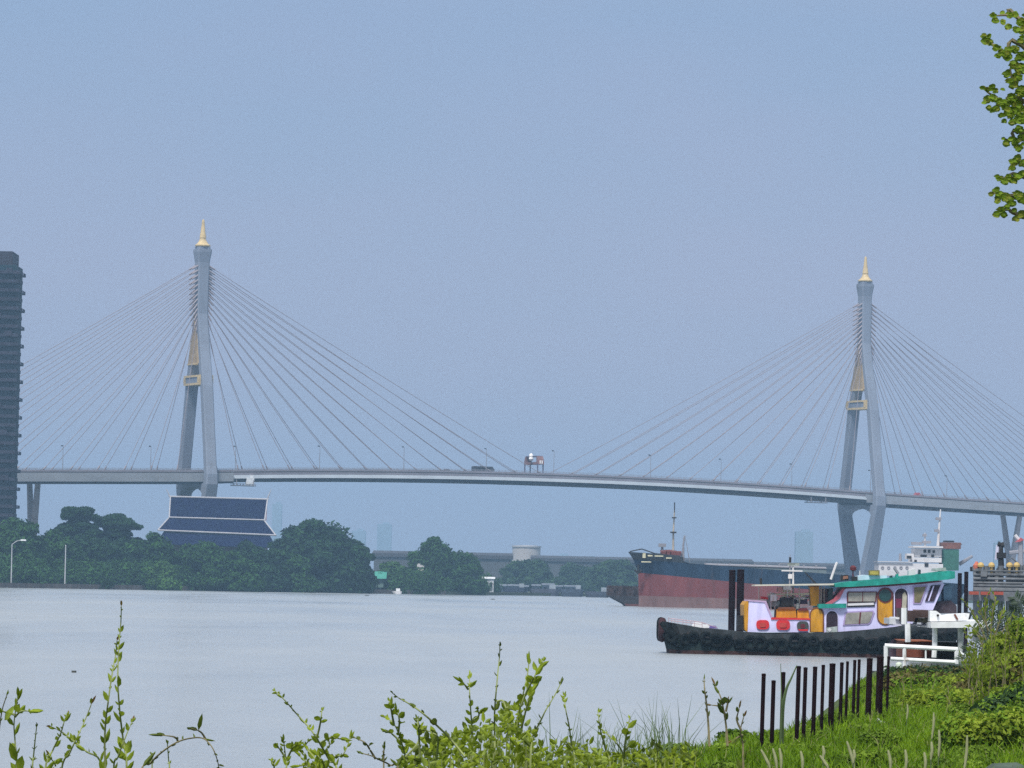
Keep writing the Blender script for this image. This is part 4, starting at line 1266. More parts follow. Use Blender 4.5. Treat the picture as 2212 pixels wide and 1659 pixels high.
tp(Z8([(390, 652), (405, 605), (480, 590), (560, 600), (720, 596), (720, 628)]), 1.6, 4.6, 'skylight', mat('pale blue box', (.48, .62, .72), .5))
# windows, doors
LASTP = [None]


def panel(poly, nm, m_, y=-.05, th=.05, conv=Z8):
    sub = y <= -.065
    o = tp(conv(poly), HW0 + y, HW0 + y + th, nm, m_, LASTP[0] if sub else None)
    if not sub: LASTP[0] = o
    return o


f_ = panel([(284, 788), (300, 772), (612, 772), (612, 795), (600, 888), (284, 888)], 'window', M_mar, -.06, .07)
panel([(300, 796), (310, 784), (600, 782), (590, 880), (300, 880)], 'pane', M_winp, -.08, .018)
panel([(452, 782), (460, 782), (460, 880), (452, 880)], 'mullion', M_mar, -.10, .018)
panel([(285, 890), (582, 880), (590, 935), (285, 945)], 'louvre', M_dark, -.06, .07)
panel([(292, 902), (575, 893), (578, 918), (292, 927)], 'louvre_blade', M_shw, -.10, .03)
f_ = panel([(240, 1142), (262, 1010), (290, 990), (570, 978), (585, 1000), (548, 1105), (520, 1130)], 'window', mat('violet trim', (.36, .28, .48), .5), -.06, .07)
panel([(258, 1130), (276, 1016), (296, 1004), (558, 992), (568, 1004), (536, 1098), (514, 1118)], 'pane', M_winp, -.08, .018)
panel([(424, 998), (440, 998), (428, 1122), (412, 1122)], 'mullion', M_mar, -.10, .018)
panel(arch_poly(610, 795, 728, 1140, 8, True), 'door', M_brn, -.06, .07)
panel(arch_poly(626, 778, 745, 1128, 8, True), 'door_leaf', M_och, -.09, .028)
panel(disc(702, 812, 84), 'door_window', M_mar, -.13, .038)
panel(disc(700, 814, 68), 'door_glass', M_dgrn, -.15, .018)
panel(arch_poly(790, 960, 725, 1062), 'doorway_frame', mat('pale lavender frame', (.62, .60, .82), .5), -.06, .06)
panel(arch_poly(806, 946, 738, 1052), 'doorway', M_inner, -.08, .018)
panel([(880, 1000), (890, 800), (915, 775), (938, 820), (930, 960)], 'doorway_curtain', mat('curtain', (.36, .34, .27), .8, .3, 2), -.10, .018)
panel([(815, 1040), (815, 850), (880, 850), (876, 1040)], 'doorway_panel', mat('maroon door', (.13, .02, .05), .5, .2, 2), -.10, .018)
panel([(1005, 905), (1003, 712), (1158, 704), (1160, 720), (1090, 905)], 'window', mat('violet trim', (.36, .28, .48), .5), -.05, .06)
panel([(1018, 893), (1016, 726), (1145, 718), (1082, 893)], 'pane', mat('olive curtain', (.17, .15, .08), .4, .25, 2), -.07, .018)
panel([(1135, 880), (1200, 705), (1305, 700), (1230, 880)], 'front_window', M_inner, -.06, .07)
panel([(1165, 875), (1222, 712), (1236, 712), (1180, 875)], 'mullion', M_lav, -.08, .018)
for (x0, x1, y0, y1) in ((1908, 2052, 672, 938),):
    panel(arch_poly(x0 - 6, x1 + 8, y0 - 8, y1), 'door', M_brn, -.06, .07, Z7)
    panel(arch_poly(x0 + 8, x1 - 8, y0 + 14, y1 - 4), 'door_leaf', M_och, -.09, .028, Z7)
panel(arch_poly(48, 192, 972, 1215), 'doorway_frame', mat('pale lavender frame', (.62, .60, .82), .5), -.06, .06)
panel(arch_poly(60, 184, 984, 1215), 'doorway', M_inner, -.08, .018)
panel([(62, 1215), (62, 1165), (180, 1150), (180, 1215)], 'doorway_clutter', M_mach, -.11, .028)
panel([(70, 1190), (100, 1170), (118, 1190), (98, 1212)], 'doorway_valve', M_shw, -.14, .028)
panel([(-128, 1220), (-110, 1150), (-70, 1160), (-66, 1225)], 'bollard_white', M_cream, -.05, .3)
# roof fittings
for (poly, ya, yb, nm, m_) in (([(218, 655), (222, 595), (300, 590), (304, 650)], 1.2, 2.2, 'flower_pot', M_dark), ([(345, 660), (340, 610), (402, 606), (398, 650)], 1.2, 2.2, 'flower_pot', M_dark),
                                ([(240, 640), (245, 605), (295, 600), (298, 630)], 1.15, 1.3, 'pot_band', mat('terracotta', (.26, .12, .08), .8)), ([(524, 596), (524, 540), (640, 540), (640, 598)], 1.4, 1.9, 'name_lamp', mat('olive board', (.16, .14, .04), .6)),
                                ([(538, 588), (538, 550), (628, 550), (628, 588)], 1.37, 1.398, 'name_lamp_face', mat('mustard board', (.36, .30, .07), .6, .3, 4)), ([(750, 632), (752, 600), (780, 596), (784, 626)], 1.4, 2.0, 'vent', M_dgrn), ([(815, 622), (820, 585), (845, 580), (848, 616)], 1.2, 1.9, 'vent', M_teal), ([(1060, 592), (1066, 532), (1088, 535), (1088, 590)], 1.4, 2.0, 'vent', M_dgrn), ([(955, 606), (960, 540), (1030, 520), (1030, 592)], 2.2, 3.6, 'roof_box', M_shw),
                                ([(1235, 545), (1245, 520), (1360, 510), (1370, 552)], 2.0, 4.5, 'roof_hatch', M_mach)):
    tp(Z8(poly), ya, yb, nm, m_)
for pts_, r_, m_ in (([(350, 610), (350, 520)], .05, M_mar), ([(800, 515), (845, 580)], .11, M_rail), ([(110, 640), (170, 470), (180, 455)], .10, M_shw), ([(425, 600), (425, 545)], .04, M_shw)):
    g = MB(); g.tube([(XZ(z8(*p), 1.8)[0], TD + 1.8, XZ(z8(*p), 1.8)[1]) for p in pts_], r_, 6); obj('roof_pipe', g, m_, tug)
g = MB(); c_ = XZ(z8(352, 522), 1.8); g.lathe([(.02, -.22), (.24, -.12), (.26, .1), (.1, .24)], (c_[0], TD + 1.8, c_[1]), 10); obj('red_lantern', g, M_mar, tug)
# masts
for pts_, r0, r1, m_, nm in (([(1725, 640), (1722, 200)], .085, .06, M_shw, 'mast'), ([(1685, 430), (1688, 180), (1690, 90)], .06, .02, M_rail, 'antenna'), ([(1372, 420), (1372, 350)], .10, .10, M_dark, 'vent_pipe'), ([(1975, 415), (1850, 285)], .07, .04, M_dark, 'boom')):
    g = MB(); g.tube([(XZ(z7(*p), 2.8)[0], TD + 2.8, XZ(z7(*p), 2.8)[1]) for p in pts_], [r0 + (r1 - r0) * i / (len(pts_) - 1) for i in range(len(pts_))], 7); obj(nm, g, m_, tug)
for (x, y, w_, h_, m_) in ((1690, 150, .16, .4, M_dark), (1710, 270, 1.6, .10, M_shw), (1725, 200, .9, .2, M_mach), (1690, 330, .3, .35, M_shw), (1660, 195, 1.2, .05, M_rail)):
    c_ = XZ(z7(x, y), 2.8); g = MB(); g.box((c_[0], TD + 2.8, c_[1]), (w_, .25, h_)); obj('mast_fitting', g, m_, tug)
# bow windlass mass, wheelhouse front rail, stern rail and sheet
tp(Z8([(1225, 960), (1300, 880), (1420, 870), (1480, 930), (1480, 1010), (1230, 1010)]), 1.4, 4.6, 'bow_winch', mat('winch rust dark', (.07, .05, .06), .8, .45, 2))
tp(Z8([(1340, 870), (1335, 720), (1400, 690), (1420, 700), (1420, 860)]), 2.0, 4.0, 'front_screen', mat('blue grey cover', (.14, .24, .32), .7, .3, 2))
for ya in (.4, TB - .5):
    g = MB()
    for a_, b_ in (((400, 792), (735, 832)), ((400, 815), (735, 855)), ((400, 785), (400, 850)), ((470, 795), (470, 855)), ((560, 806), (560, 868)), ((650, 818), (650, 880)), ((735, 828), (735, 890)), ((735, 832), (900, 890))):
        p, q = XZ(z7(*a_)), XZ(z7(*b_)); g.tube([(p[0], TD + ya, p[1]), (q[0], TD + ya, q[1])], .022, 5)
    obj('stern_rail', g, mat('pinkish white rail', (.46, .34, .38), .5), tug)
tp(Z7([(630, 875), (660, 830), (730, 838), (760, 860), (800, 858), (810, 890), (700, 896)]), .9, 3.2, 'white_tarpaulin', M_white)
tp(Z7([(815, 895), (830, 868), (880, 868), (905, 898)]), 1.2, 2.6, 'violet_tarpaulin', mat('violet cloth', (.14, .10, .30), .8, .2, 2))
tp(Z7([(1120, 760), (1180, 755), (1175, 915), (1120, 915)]), 1.8, 2.8, 'winch_post', M_dark)
g = MB(); a = XZ(z7(1240, 900), 1); b_ = XZ(z7(1150, 880), 14)
single('mooring_rope', g.tube(smooth_rope(Vector((a[0], TD + 1.2, a[1])), Vector((b_[0], TD + 15.2, b_[1] + .6))), .03, 5), M_cream, 'pale mooring rope from the tug stern to the tall black piles', 'rope', (a[0], TD + 1.2, a[1]))
# ------------------------------------------------------------------ steel piles round the tug
def pile(px0, px1, top, base_z, d, label, group, m_, nm='steel_pile', cat='pile', lean=0.0):
    a = P(px0, top, d); b_ = P(px1, top, d); rr = (b_.x - a.x) / 2; cx = (a.x + b_.x) / 2
    r = thing(nm, label, cat, (cx, d, base_z), group)
    g = MB(); g.tube([(cx - lean, d, base_z), (cx, d, a.z)], [rr, rr], 10); obj('shaft', g, m_, r)
    g = MB(); g.lathe([(rr * 1.06, -.03), (rr * 1.1, .02), (rr * .95, .07), (.02, .09)], (cx, d, a.z), 10); obj('cap', g, m_, r)
    return r


M_pile = mat('rusted black steel', (0.010, 0.004, 0.006), 0.8, 0.6, 2.5, bump=.3, spec=.12)
pile(1575, 1589, 1233, -1, 322, 'left one of the two tall black piles behind the tug stern', 'tall black piles beside the tug', M_pile)
pile(1592.5, 1608, 1232, -1, 322, 'right one of the two tall black piles behind the tug stern, by the ochre frame', 'tall black piles beside the tug', M_pile)
pile(2069, 2078, 1240, -1, 318, 'left dark pile standing at the tug bow beyond the teal roof', 'tall black piles beside the tug', M_pile)
pile(2083, 2092, 1237, -1, 318, 'right dark pile standing at the tug bow next to the mooring dolphin', 'tall black piles beside the tug', M_pile)
# pipe dolphin / loading jetty at the right edge
def z5d(x, y): return z5(x, y)
JD = 430.0
def JP(x, y, dd=0.0): q = z5(x, y); return P(q[0], q[1], JD + dd)
jet = thing('loading_jetty', 'steel loading jetty with pale pipes and amber lamps at the right edge behind the tug', 'jetty', JP(1990, 1400, 0) * 1.0 + Vector((0, 0, -JP(1990, 1400).z)))
M_jet = mat('jetty grey', (.13, .14, .15), .7, .35, .8); M_jpale = mat('jetty pale pipe', (.11, .12, .13), .7, .5, 1.2)
for x in (1834, 1862, 1912, 1960, 2030, 2095, 2140, 2180, 2290, 2420):
    for dd in (0, 6):
        a = JP(x, 1262, dd); g = MB(); g.tube([(a.x, JD + dd, -1), (a.x, JD + dd, a.z)], .30, 8); obj('column', g, M_jet, jet)
for y, r_, m_ in ((1300, .10, M_jpale), (1330, .16, M_jpale), (1362, .15, M_jet), (1395, .12, M_jet), (1418, .16, M_jpale), (1452, .3, M_jet)):
    for dd in (-.6, 5):
        a, b_ = JP(1810, y, dd), JP(2600, y + 12, dd); g = MB(); g.tube([a, b_], r_, 7); obj('pipe', g, m_, jet)
a, b_ = JP(1800, 1470, 0), JP(2600, 1480, 0); g = MB(); g.box(((a.x + b_.x) / 2, JD + 3, a.z - .4), (b_.x - a.x, 8, 1.0)); obj('jetty_deck', g, M_jet, jet)
for x in (1870, 1955, 2098, 2155):
    c_ = JP(x, 1255, -.4); g = MB(); g.lathe([(.16, -.9), (.16, -.25), (.34, -.2), (.36, .0), (.24, .2), (.05, .28)], c_, 10); obj('amber_lamp', g, mat('amber dome', (.50, .35, .12), .4, .15, 2), jet)
for x, y in ((1815, 1478), (1905, 1480), (2010, 1480)):
    c_ = JP(x, y, -1.4); g = MB(); g.box(c_, (1.0, .5, .35)); obj('orange_fender', g, mat('orange red', (.30, .06, .035), .6, .3, 1), jet)
c_ = JP(1836, 1258, 0); g = MB(); g.lathe([(.3, -.6), (.36, 0), (.1, .4)], c_, 8); obj('orange_hose', g, mat('rust orange', (.45, .13, .08), .7, .2, 1), jet)
rg = random.Random(21)
for i in range(70):
    x = rg.uniform(1815, 2260); y = rg.uniform(1275, 1470); c_ = JP(x, y, rg.uniform(-.8, 4.5)); g = MB()
    if i % 3 == 0: g.tube([c_, c_ + Vector((rg.uniform(-1.5, 1.5), 0, rg.uniform(-1.3, 1.3)))], .09, 5)
    else: g.box(c_, (rg.uniform(.3, 1.3), .5, rg.uniform(.2, .7)))
    obj('valve', g, rg.choice((M_jpale, M_jet, M_dark, M_shw, M_jet)), jet)
# white and red crane and loading arm on the jetty
cr = thing('loading_crane', 'dark loading arm standing on the jetty in front of the right approach pier', 'loading crane', JP(2032, 1262, 2))
g = MB(); g.tube([JP(2032, 1265, 2), JP(2028, 1175, 2), JP(2030, 1095, 2)], [.34, .3, .22], 7); obj('post', g, M_dark, cr)
g = MB(); g.tube([JP(2004, 1090, 2), JP(2030, 1098, 2), JP(2052, 1096, 2)], [.34, .25, .34], 7); obj('arm_head', g, M_dark, cr)
g = MB(); g.tube([JP(1996, 1215, 2), JP(2006, 1100, 2)], [.24, .2], 7); obj('counter_arm', g, mat('pale violet steel', (.5, .5, .62), .5), cr)
g = MB(); g.box(JP(2030, 1180, 2), (1.0, .8, .6)); obj('joint', g, M_dark, cr)
cr = thing('crane', 'grey port crane with faded red top beyond the right approach pier', 'crane', G(z5(2185, 1200)[0], 900, 1.0))
CD = 900
def CP(x, y): q = z5(x, y); return P(q[0], q[1], CD)
g = MB(); g.tube([CP(2186, 1330), CP(2184, 1060)], [.75, .6], 6); obj('tower', g, M_rail, cr)
g = MB(); g.rings([[CP(2142, 1075) + Vector((0, y, 0)), CP(2184, 1040) + Vector((0, y, 0)), CP(2215, 1060) + Vector((0, y, 0)), CP(2195, 1062) + Vector((0, y, 0)), CP(2178, 1072) + Vector((0, y, 0))] for y in (-1, 1)]); obj('crane_head', g, mat('faded red', (.42, .09, .10), .7, .2, .5), cr)
g = MB(); g.tube([CP(2096, 1160), CP(2300, 1140)], .45, 6); obj('jib', g, M_rail, cr)
g = MB(); g.tube([CP(2140, 1020), CP(2175, 1060)], .4, 6); obj('backstay', g, M_shw, cr)
# ------------------------------------------------------------------ white landing pier near the right bank
PD = 132.0
def Q8(x, y, dd=0.0): q = z8(x, y); return P(q[0], q[1], PD + dd)
M_wp = mat('chalky white paint', (0.72, 0.74, 0.75), 0.6, 0.15, 2.5, stain=((.26, .15, .08), 2.4, (1, 1, .5), .60))
M_rust = mat('rust brown', (.17, .055, .035), .85, .4, 2)
land = thing('landing_pier', 'white painted landing pier with slab roof and thin posts at the right bank', 'pier', (Q8(1300, 1500).x, PD, 2.3))
def q8box(x0, y0, x1, y1, da, db, nm, m_):
    a, b_ = Q8(x0, y0, da), Q8(x1, y1, da); g = MB(); g.box(((a.x + b_.x) / 2, PD + (da + db) / 2, (a.z + b_.z) / 2), (b_.x - a.x, db - da, a.z - b_.z)); return obj(nm, g, m_, land)
def q8tube(pts_, r_, nm, m_, dd=0.0, n=7):
    g = MB(); g.tube([Q8(x, y, dd) for x, y in pts_], r_, n); return obj(nm, g, m_, land)
g = MB(); g.prism([(Q8(x, y).x, Q8(x, y).z) for x, y in ((1200, 1168), (1198, 1108), (1500, 1100), (1850, 1088), (1872, 1108), (1840, 1128), (1790, 1165))], PD, PD + 4.5); obj('slab_roof', g, M_wp, land)
g = MB(); g.prism([(Q8(x, y).x, Q8(x, y).z) for x, y in ((1204, 1098), (1204, 978), (1275, 984), (1312, 1010), (1345, 1042), (1470, 1020), (1640, 1012), (1622, 1085), (1500, 1095))], PD + .5, PD + 2.2); obj('fairing', g, M_wp, land)
g = MB(); g.prism([(Q8(x, y).x, Q8(x, y).z) for x, y in disc(1290, 1033, 14, 10)], PD + .42, PD + .47); obj('hole', g, M_dark, land)
q8tube([(1455, 1018), (1490, 1080)], .03, 'rust_streak', M_rust, .46)
q8tube([(945, 1115), (948, 1322)], .10, 'post', M_wp, 1); q8tube([(1240, 1168), (1240, 1375), (1232, 1490)], .09, 'post', M_wp, .4)
q8tube([(1518, 1166), (1520, 1560)], .09, 'post', mat('grey post', (.45, .48, .47), .7, .2, 2), .4); q8tube([(1798, 1166), (1800, 1545)], .13, 'post', mat('grey post', (.45, .48, .47), .7, .2, 2), .8)
q8tube([(906, 950), (906, 1128)], .10, 'post', M_wp, .2); q8box(748, 1062, 908, 1128, 2, 4, 'step_box', mat('pale grey box', (.50, .52, .54), .7, .15, 2)); q8box(815, 1052, 912, 1074, 1.9, 4.1, 'step_lid', M_wp)
q8box(800, 1128, 1200, 1152, 1.5, 3.5, 'gangway', mat('lavender beam', (.52, .52, .62), .6))
g = MB(); g.prism([(Q8(x, y).x, Q8(x, y).z) for x, y in ((918, 1100), (915, 955), (1000, 985), (1100, 985), (1200, 975), (1200, 1060), (1060, 1062), (1055, 1105))], PD + 1.0, PD + 3.0); obj('canopy_cloth', g, mat('dark brown tarpaulin', (.055, .035, .033), .8, .4, 2), land)
q8box(1060, 1062, 1200, 1112, 1.2, 2.6, 'crate', mat('dull olive', (.13, .12, .09), .8, .3, 2))
# rail
q8tube([(696, 1362), (900, 1372), (1490, 1402)], .075, 'handrail', M_wp); q8tube([(760, 1504), (1100, 1522), (1482, 1542)], .065, 'mid_rail', M_wp)
for x, y0, y1, r_ in ((708, 1362, 1690, .075), (910, 1372, 1660, .065), (1142, 1385, 1520, .03), (1478, 1402, 1560, .075)):
    q8tube([(x, y0), (x, y1)], r_, 'rail_post', M_wp)
q8tube([(1510, 1430), (1640, 1530)], .05, 'brace', M_wp)
# landing structure behind the rail
q8box(905, 1318, 1218, 1492, 5, 8, 'rust_container', M_rust); q8box(895, 1302, 1222, 1322, 4.9, 8.1, 'container_lid', mat('rust orange brown', (.26, .09, .045), .85, .3, 2))
q8box(770, 1330, 820, 1520, 3, 4, 'bollard', mat('violet grey', (.09, .06, .08), .8, .3, 2))
g = MB(); c_ = Q8(795, 1318, 3.5); g.lathe([(.02, -.09), (.09, -.03), (.09, .05), (.02, .09)], c_, 10); obj('bollard_head', g, mat('violet grey', (.09, .06, .08), .8, .3, 2), land)
q8box(1250, 1320, 1500, 1540, 4, 6, 'dark_panel', M_dark)
g = MB(); c_ = Q8(850, 1625, 1.2); g.lathe([(.09, 0), (.11, .04), (.11, .2), (.08, .24), (.02, .26)], c_, 14); obj('plastic_drum', g, mat('pale green drum', (.55, .62, .52), .5), land)
q8box(960, 1545, 1200, 1618, 2, 2.4, 'parapet', mat('weathered white wall', (.42, .44, .42), .85, .4, 1.5)); q8box(1215, 1552, 1520, 1640, 2, 2.4, 'parapet', mat('weathered white wall', (.42, .44, .42), .85, .4, 1.5))
q8box(750, 1655, 1000, 1672, 0, 3, 'kerb', M_wp); q8box(720, 1672, 1600, 1800, .6, 6, 'base_wall', mat('mossy concrete', (.055, .065, .05), .9, .5, 1.5))
# ------------------------------------------------------------------ row of posts in the grass
POSTS = [(298, 348, 562, 1420, 52), (415, 466, 642, 1420, 53.5), (532, 582, 543, 1300, 55), (714, 766, 470, 1250, 57), (796, 844, 485, 1265, 58), (908, 960, 476, 1250, 59.5), (1010, 1052, 455, 1255, 61), (1106, 1176, 437, 1200, 62.5), (1230, 1274, 424, 1215, 64), (1302, 1336, 412, 1215, 65), (1386, 1424, 395, 1180, 66.5), (1440, 1476, 388, 1130, 68), (1548, 1618, 372, 1110, 69.5), (1668, 1750, 352, 1080, 71), (1790, 1822, 352, 1120, 72.5)]
PLAB = ['leftmost black post, standing alone in the grass', 'second black post from the left, the shortest of the row', 'third black post from the left, with a reed leaning out of it', 'fourth black post, left one of the first close pair', 'fifth black post, right one of the first close pair', 'sixth black post, right of the first close pair', 'seventh thin black post, just left of a thick one', 'eighth black post, the thick reddish one in the middle of the row', 'ninth black post, just right of the thick middle one', 'tenth thin black post right of the thick middle one', 'eleventh black post, left one of the second close pair', 'twelfth black post, right one of the second close pair', 'thirteenth black post, thick one left of the white railing', 'fourteenth black post, the thickest one at the white railing', 'rightmost thin black post in front of the white railing']
for (x0, x1, yt, yb, d), lab in zip(POSTS, PLAB):
    s_ = 0.33149
    pa, pb = (2900 + x0 * s_) * .54861, (2900 + x1 * s_) * .54861; top = (2474 + yt * s_) * .54861
    a, b_ = P(pa, top, d), P(pb, top, d); rr = (b_.x - a.x) / 2; cx = (a.x + b_.x) / 2
    bz = gz(cx, d) - .25
    H = a.z - bz
    r = thing('iron_post', lab, 'post', (cx - H * .012, d, bz), 'black iron posts in the grass')
    g = MB(); g.tube([(cx - H * .014, d, bz), (cx, d, a.z)], [rr, rr], 8); obj('shaft', g, M_pile, r)
    g = MB(); g.lathe([(rr * .98, -.01), (rr * 1.07, 0), (rr * 1.05, .025), (.005, .03)], (cx, d, a.z), 8); obj('cap', g, M_pile, r)
# ------------------------------------------------------------------ near vegetation
M_leaf = mat('yellowish young leaf', (0.19, 0.28, 0.018), 0.55, 0.4, 9.0, spec=.12, transl=0.4, col2=(0.34, 0.43, 0.04))  # yellow green of the young leaf itself
M_leaf_d = mat('olive leaf', (0.085, 0.13, 0.02), 0.5, 0.4, 9.0, spec=.12, transl=0.3, col2=(0.16, 0.21, 0.035))
M_leaf_b = mat('reddish young leaf', (0.20, 0.085, 0.025), 0.5, 0.3, 9.0, transl=0.35, col2=(0.22, 0.17, 0.04))
M_stem = mat('green stem', (0.22, 0.26, 0.09), 0.7, 0.3, 12)
M_stem_b = mat('brown stem', (0.17, 0.15, 0.08), 0.8, 0.3, 12)
M_grass = mat('grass blades', (0.095, 0.225, 0.006), 0.6, 0.5, 1.1, spec=.12, transl=0.35, col2=(0.22, 0.36, 0.018))
M_reed = mat('grey green reed', (0.13, 0.19, 0.08), 0.6, 0.25, 1.0, transl=0.35)
M_seed = mat('pale seed spike', (0.42, 0.44, 0.24), 0.8, 0.15, 12, transl=0.3)
ZA = lambda x, y: (x / 2.37 * .54861, (2324 + y / 2.37) * .54861)
ZB = lambda x, y: ((900 + x / 2.765) * .54861, (2474 + y / 2.765) * .54861)
ZC = lambda x, y: ((1600 + x / 2.765) * .54861, (2474 + y / 2.765) * .54861)
ZD = lambda x, y: ((2300 + x / 3.16) * .54861, (2574 + y / 3.16) * .54861)


def leaf(g, base, direction, L, wd, rg, curl=0.15):
    """one pointed leaf, folded along its midrib"""
    d = Vector(direction).normalized()
    s_ = d.cross(Vector((rg.uniform(-.4, .4), -1, rg.uniform(-.4, .4))))
    if s_.length < 1e-3: s_ = Vector((1, 0, 0))
    s_.normalize(); nrm = d.cross(s_).normalized()
    q = [base, base + d * L * .3 + s_ * wd * .5 + nrm * L * .04, base + d * L * .3 - nrm * L * .03, base + d * L * .3 - s_ * wd * .5 + nrm * L * .04,
         base + d * L * .68 + s_ * wd * .42 + nrm * L * (.04 - curl * .4), base + d * L * .68 - nrm * L * (.03 + curl * .5), base + d * L * .68 - s_ * wd * .42 + nrm * L * (.04 - curl * .4), base + d * L - nrm * L * curl]
    g.add(q, [(0, 2, 1), (0, 3, 2), (1, 2, 5, 4), (2, 3, 6, 5), (4, 5, 7), (5, 6, 7)])


def smooth_path(pts, n=5):
    out = []
    for i in range(len(pts) - 1):
        p0 = pts[max(i - 1, 0)]; p1 = pts[i]; p2 = pts[i + 1]; p3 = pts[min(i + 2, len(pts) - 1)]
        for k in range(n):
            t_ = k / n
            out.append(0.5 * ((2 * p1) + (p2 - p0) * t_ + (2 * p0 - 5 * p1 + 4 * p2 - p3) * t_ * t_ + (3 * p1 - p0 - 3 * p2 + p3) * t_ ** 3))
    out.append(pts[-1]); return out


def plant(name, label, stems, d, seed, L=0.048, gap=0.034, wd=0.36, lm=None, tip=None, sm=None, rad=0.0035, bare=0.0, group='leafy weeds on the near bank', root=True, spread=1.0):
    """stems: polylines of photo positions from low to tip; grown at depth d with some depth scatter"""
    rg = random.Random(seed)
    gs, gl, gt = MB(), MB(), MB()
    tipm = tip; gt = gt if tip else gl
    first = P(*stems[0][0], d); gp = Vector((first.x + rg.uniform(-.05, .05), d, gz(first.x, d) - .03))
    r = thing(name, label, 'weed', gp, group)
    for si, st_ in enumerate(stems):
        dd = d + (rg.uniform(-.12, .12) if si else 0)
        pts = [P(x, y, dd + .05 * math.sin(i * 1.7 + si)) for i, (x, y) in enumerate(st_)]
        if st_[0][1] > 1640 and root:
            pts = [Vector((gp.x + (pts[0].x - gp.x) * .25, d, gp.z)), Vector(((gp.x + pts[0].x) / 2 + (pts[0].x - gp.x) * .2, d, (gp.z + pts[0].z) / 2))] + pts
        pts = smooth_path(pts, 5)
        n = len(pts)
        gs.tube(pts, [rad * (1.25 - .8 * i / (n - 1)) for i in range(n)], 5)
        Ls = [0.0]
        for i in range(1, n): Ls.append(Ls[-1] + (pts[i] - pts[i - 1]).length)
        tot = Ls[-1]; s_ = 0.35 * min(tot, .8); side = 1; 
        while s_ < tot:
            i = max(1, next(k for k in range(n) if Ls[k] >= s_))
            t_ = (pts[i] - pts[i - 1]).normalized(); fr = s_ / tot
            sz = L * (1.15 - .75 * fr ** 2) * rg.choice((.45, .7, .9, 1.0, 1.25)) * rg.uniform(.85, 1.15)
            if rg.random() > bare:
                out = Vector((side * rg.uniform(.4, 1.0) * spread, rg.uniform(-.7, .7), rg.uniform(-.2, .5)))
                dirv = t_ * rg.uniform(.6, 1.2) + out * .62
                leaf(gl, pts[i], dirv, sz, sz * wd * rg.uniform(.55, 1.3), rg, rg.uniform(-.05, .3))
                if rg.random() < .35:
                    leaf(gl, pts[i], t_ + Vector((-out.x, rg.uniform(-.6, .6), .2)), sz * .7, sz * .7 * wd, rg, .1)
            side = -side; s_ += gap * rg.uniform(.6, 1.3)
        t_ = (pts[-1] - pts[-2]).normalized()
        if tip and gt.v: obj('shoot_tip', gt, tip, r); gt = MB()
        for q in range(3 if gt is gl else 1):
            leaf(gt, pts[-1] - t_ * L * .1 * q, t_ + Vector((rg.uniform(-.25, .25), rg.uniform(-.3, .3), rg.uniform(-.1, .2))), L * rg.uniform(.5, .8), L * .15, rg, .05)
    obj('stem', gs, sm or M_stem, r)
    obj('foliage', gl, lm or M_leaf, r)
    if tip: obj('shoot_tip', gt, tip, r)
    return r


def L_(f_, l): return [f_(*p) for p in l]


D1 = 13.5
plant('weed_stem', 'leafy weed with large round leaves at the lower left corner', [L_(ZA, [(155, 1700), (140, 1400), (132, 1230), (168, 1000)]), L_(ZA, [(132, 1160), (60, 1140), (20, 1130)]), L_(ZA, [(140, 1180), (200, 1130), (290, 1130)])], D1, 1, .075, .05, .45)
plant('weed_stem', 'thin bare twig leaning at the very left edge', [L_(ZA, [(-60, 1700), (-10, 1320), (20, 1120), (66, 975)])], 13.8, 2, .03, .06, .3, bare=.6, sm=M_stem_b)
plant('weed_stem', 'short thin spike of a weed between the corner weed and the forked one', [L_(ZA, [(300, 1700), (312, 1560), (330, 1380), (342, 1270)])], 13.6, 3, .03, .035, .22, lm=M_leaf_d)
plant('weed_stem', 'forked weed with rusty shoot tips left of the tall stem', [L_(ZA, [(420, 1700), (490, 1500), (565, 1340), (598, 1230), (625, 1160)]), L_(ZA, [(470, 1700), (520, 1640), (450, 1540)]), L_(ZA, [(570, 1700), (650, 1520), (735, 1340), (795, 1210), (852, 1065)]), L_(ZA, [(950, 1690), (800, 1500), (690, 1410), (590, 1330), (480, 1275)])], 13.2, 4, .052, .034, .36, tip=M_leaf_b)
plant('weed_stem', 'tallest weed with a reddish tip rising over the water at the left', [L_(ZA, [(1185, 1700), (1150, 1400), (1118, 1130), (1100, 850), (1108, 560), (1128, 300), (1132, 150)]), L_(ZA, [(985, 1700), (980, 1320), (1010, 1040), (1050, 760), (1080, 600), (1092, 470)]), L_(ZA, [(1060, 1700), (1100, 1560), (1180, 1350), (1240, 1215)])], 13.0, 5, .05, .036, .34, tip=M_leaf_b, bare=.1)
plant('arching_weed', 'arching weed stem with drooping pointed leaves left of the bottom centre', [L_(ZA, [(1320, 1720), (1400, 1620), (1500, 1520), (1650, 1420), (1790, 1380), (1900, 1385), (1975, 1460), (2020, 1560), (2045, 1660)]), L_(ZA, [(1920, 1390), (1870, 1320), (1770, 1290)]), L_(ZA, [(1660, 1415), (1630, 1370), (1500, 1352)])], 13.4, 6, .062, .05, .26, lm=M_leaf_d, sm=M_stem_b)
plant('weed_stem', 'small upright weed under the arching stem', [L_(ZA, [(1580, 1720), (1575, 1600), (1562, 1430)]), L_(ZA, [(1420, 1620), (1415, 1530)])], 13.7, 7, .04, .03, .3)
plant('weed_stem', 'slanting weed leaning left over the water beside the centre bush', [L_(ZB, [(1180, 1600), (1100, 1440), (1010, 1280), (930, 1150), (860, 1060), (740, 930), (640, 815), (560, 730), (500, 680)]), L_(ZB, [(960, 1200), (990, 1080), (1010, 960), (1015, 890)]), L_(ZB, [(1000, 1250), (1120, 1190), (1250, 1215)])], 13.2, 8, .045, .028, .4)
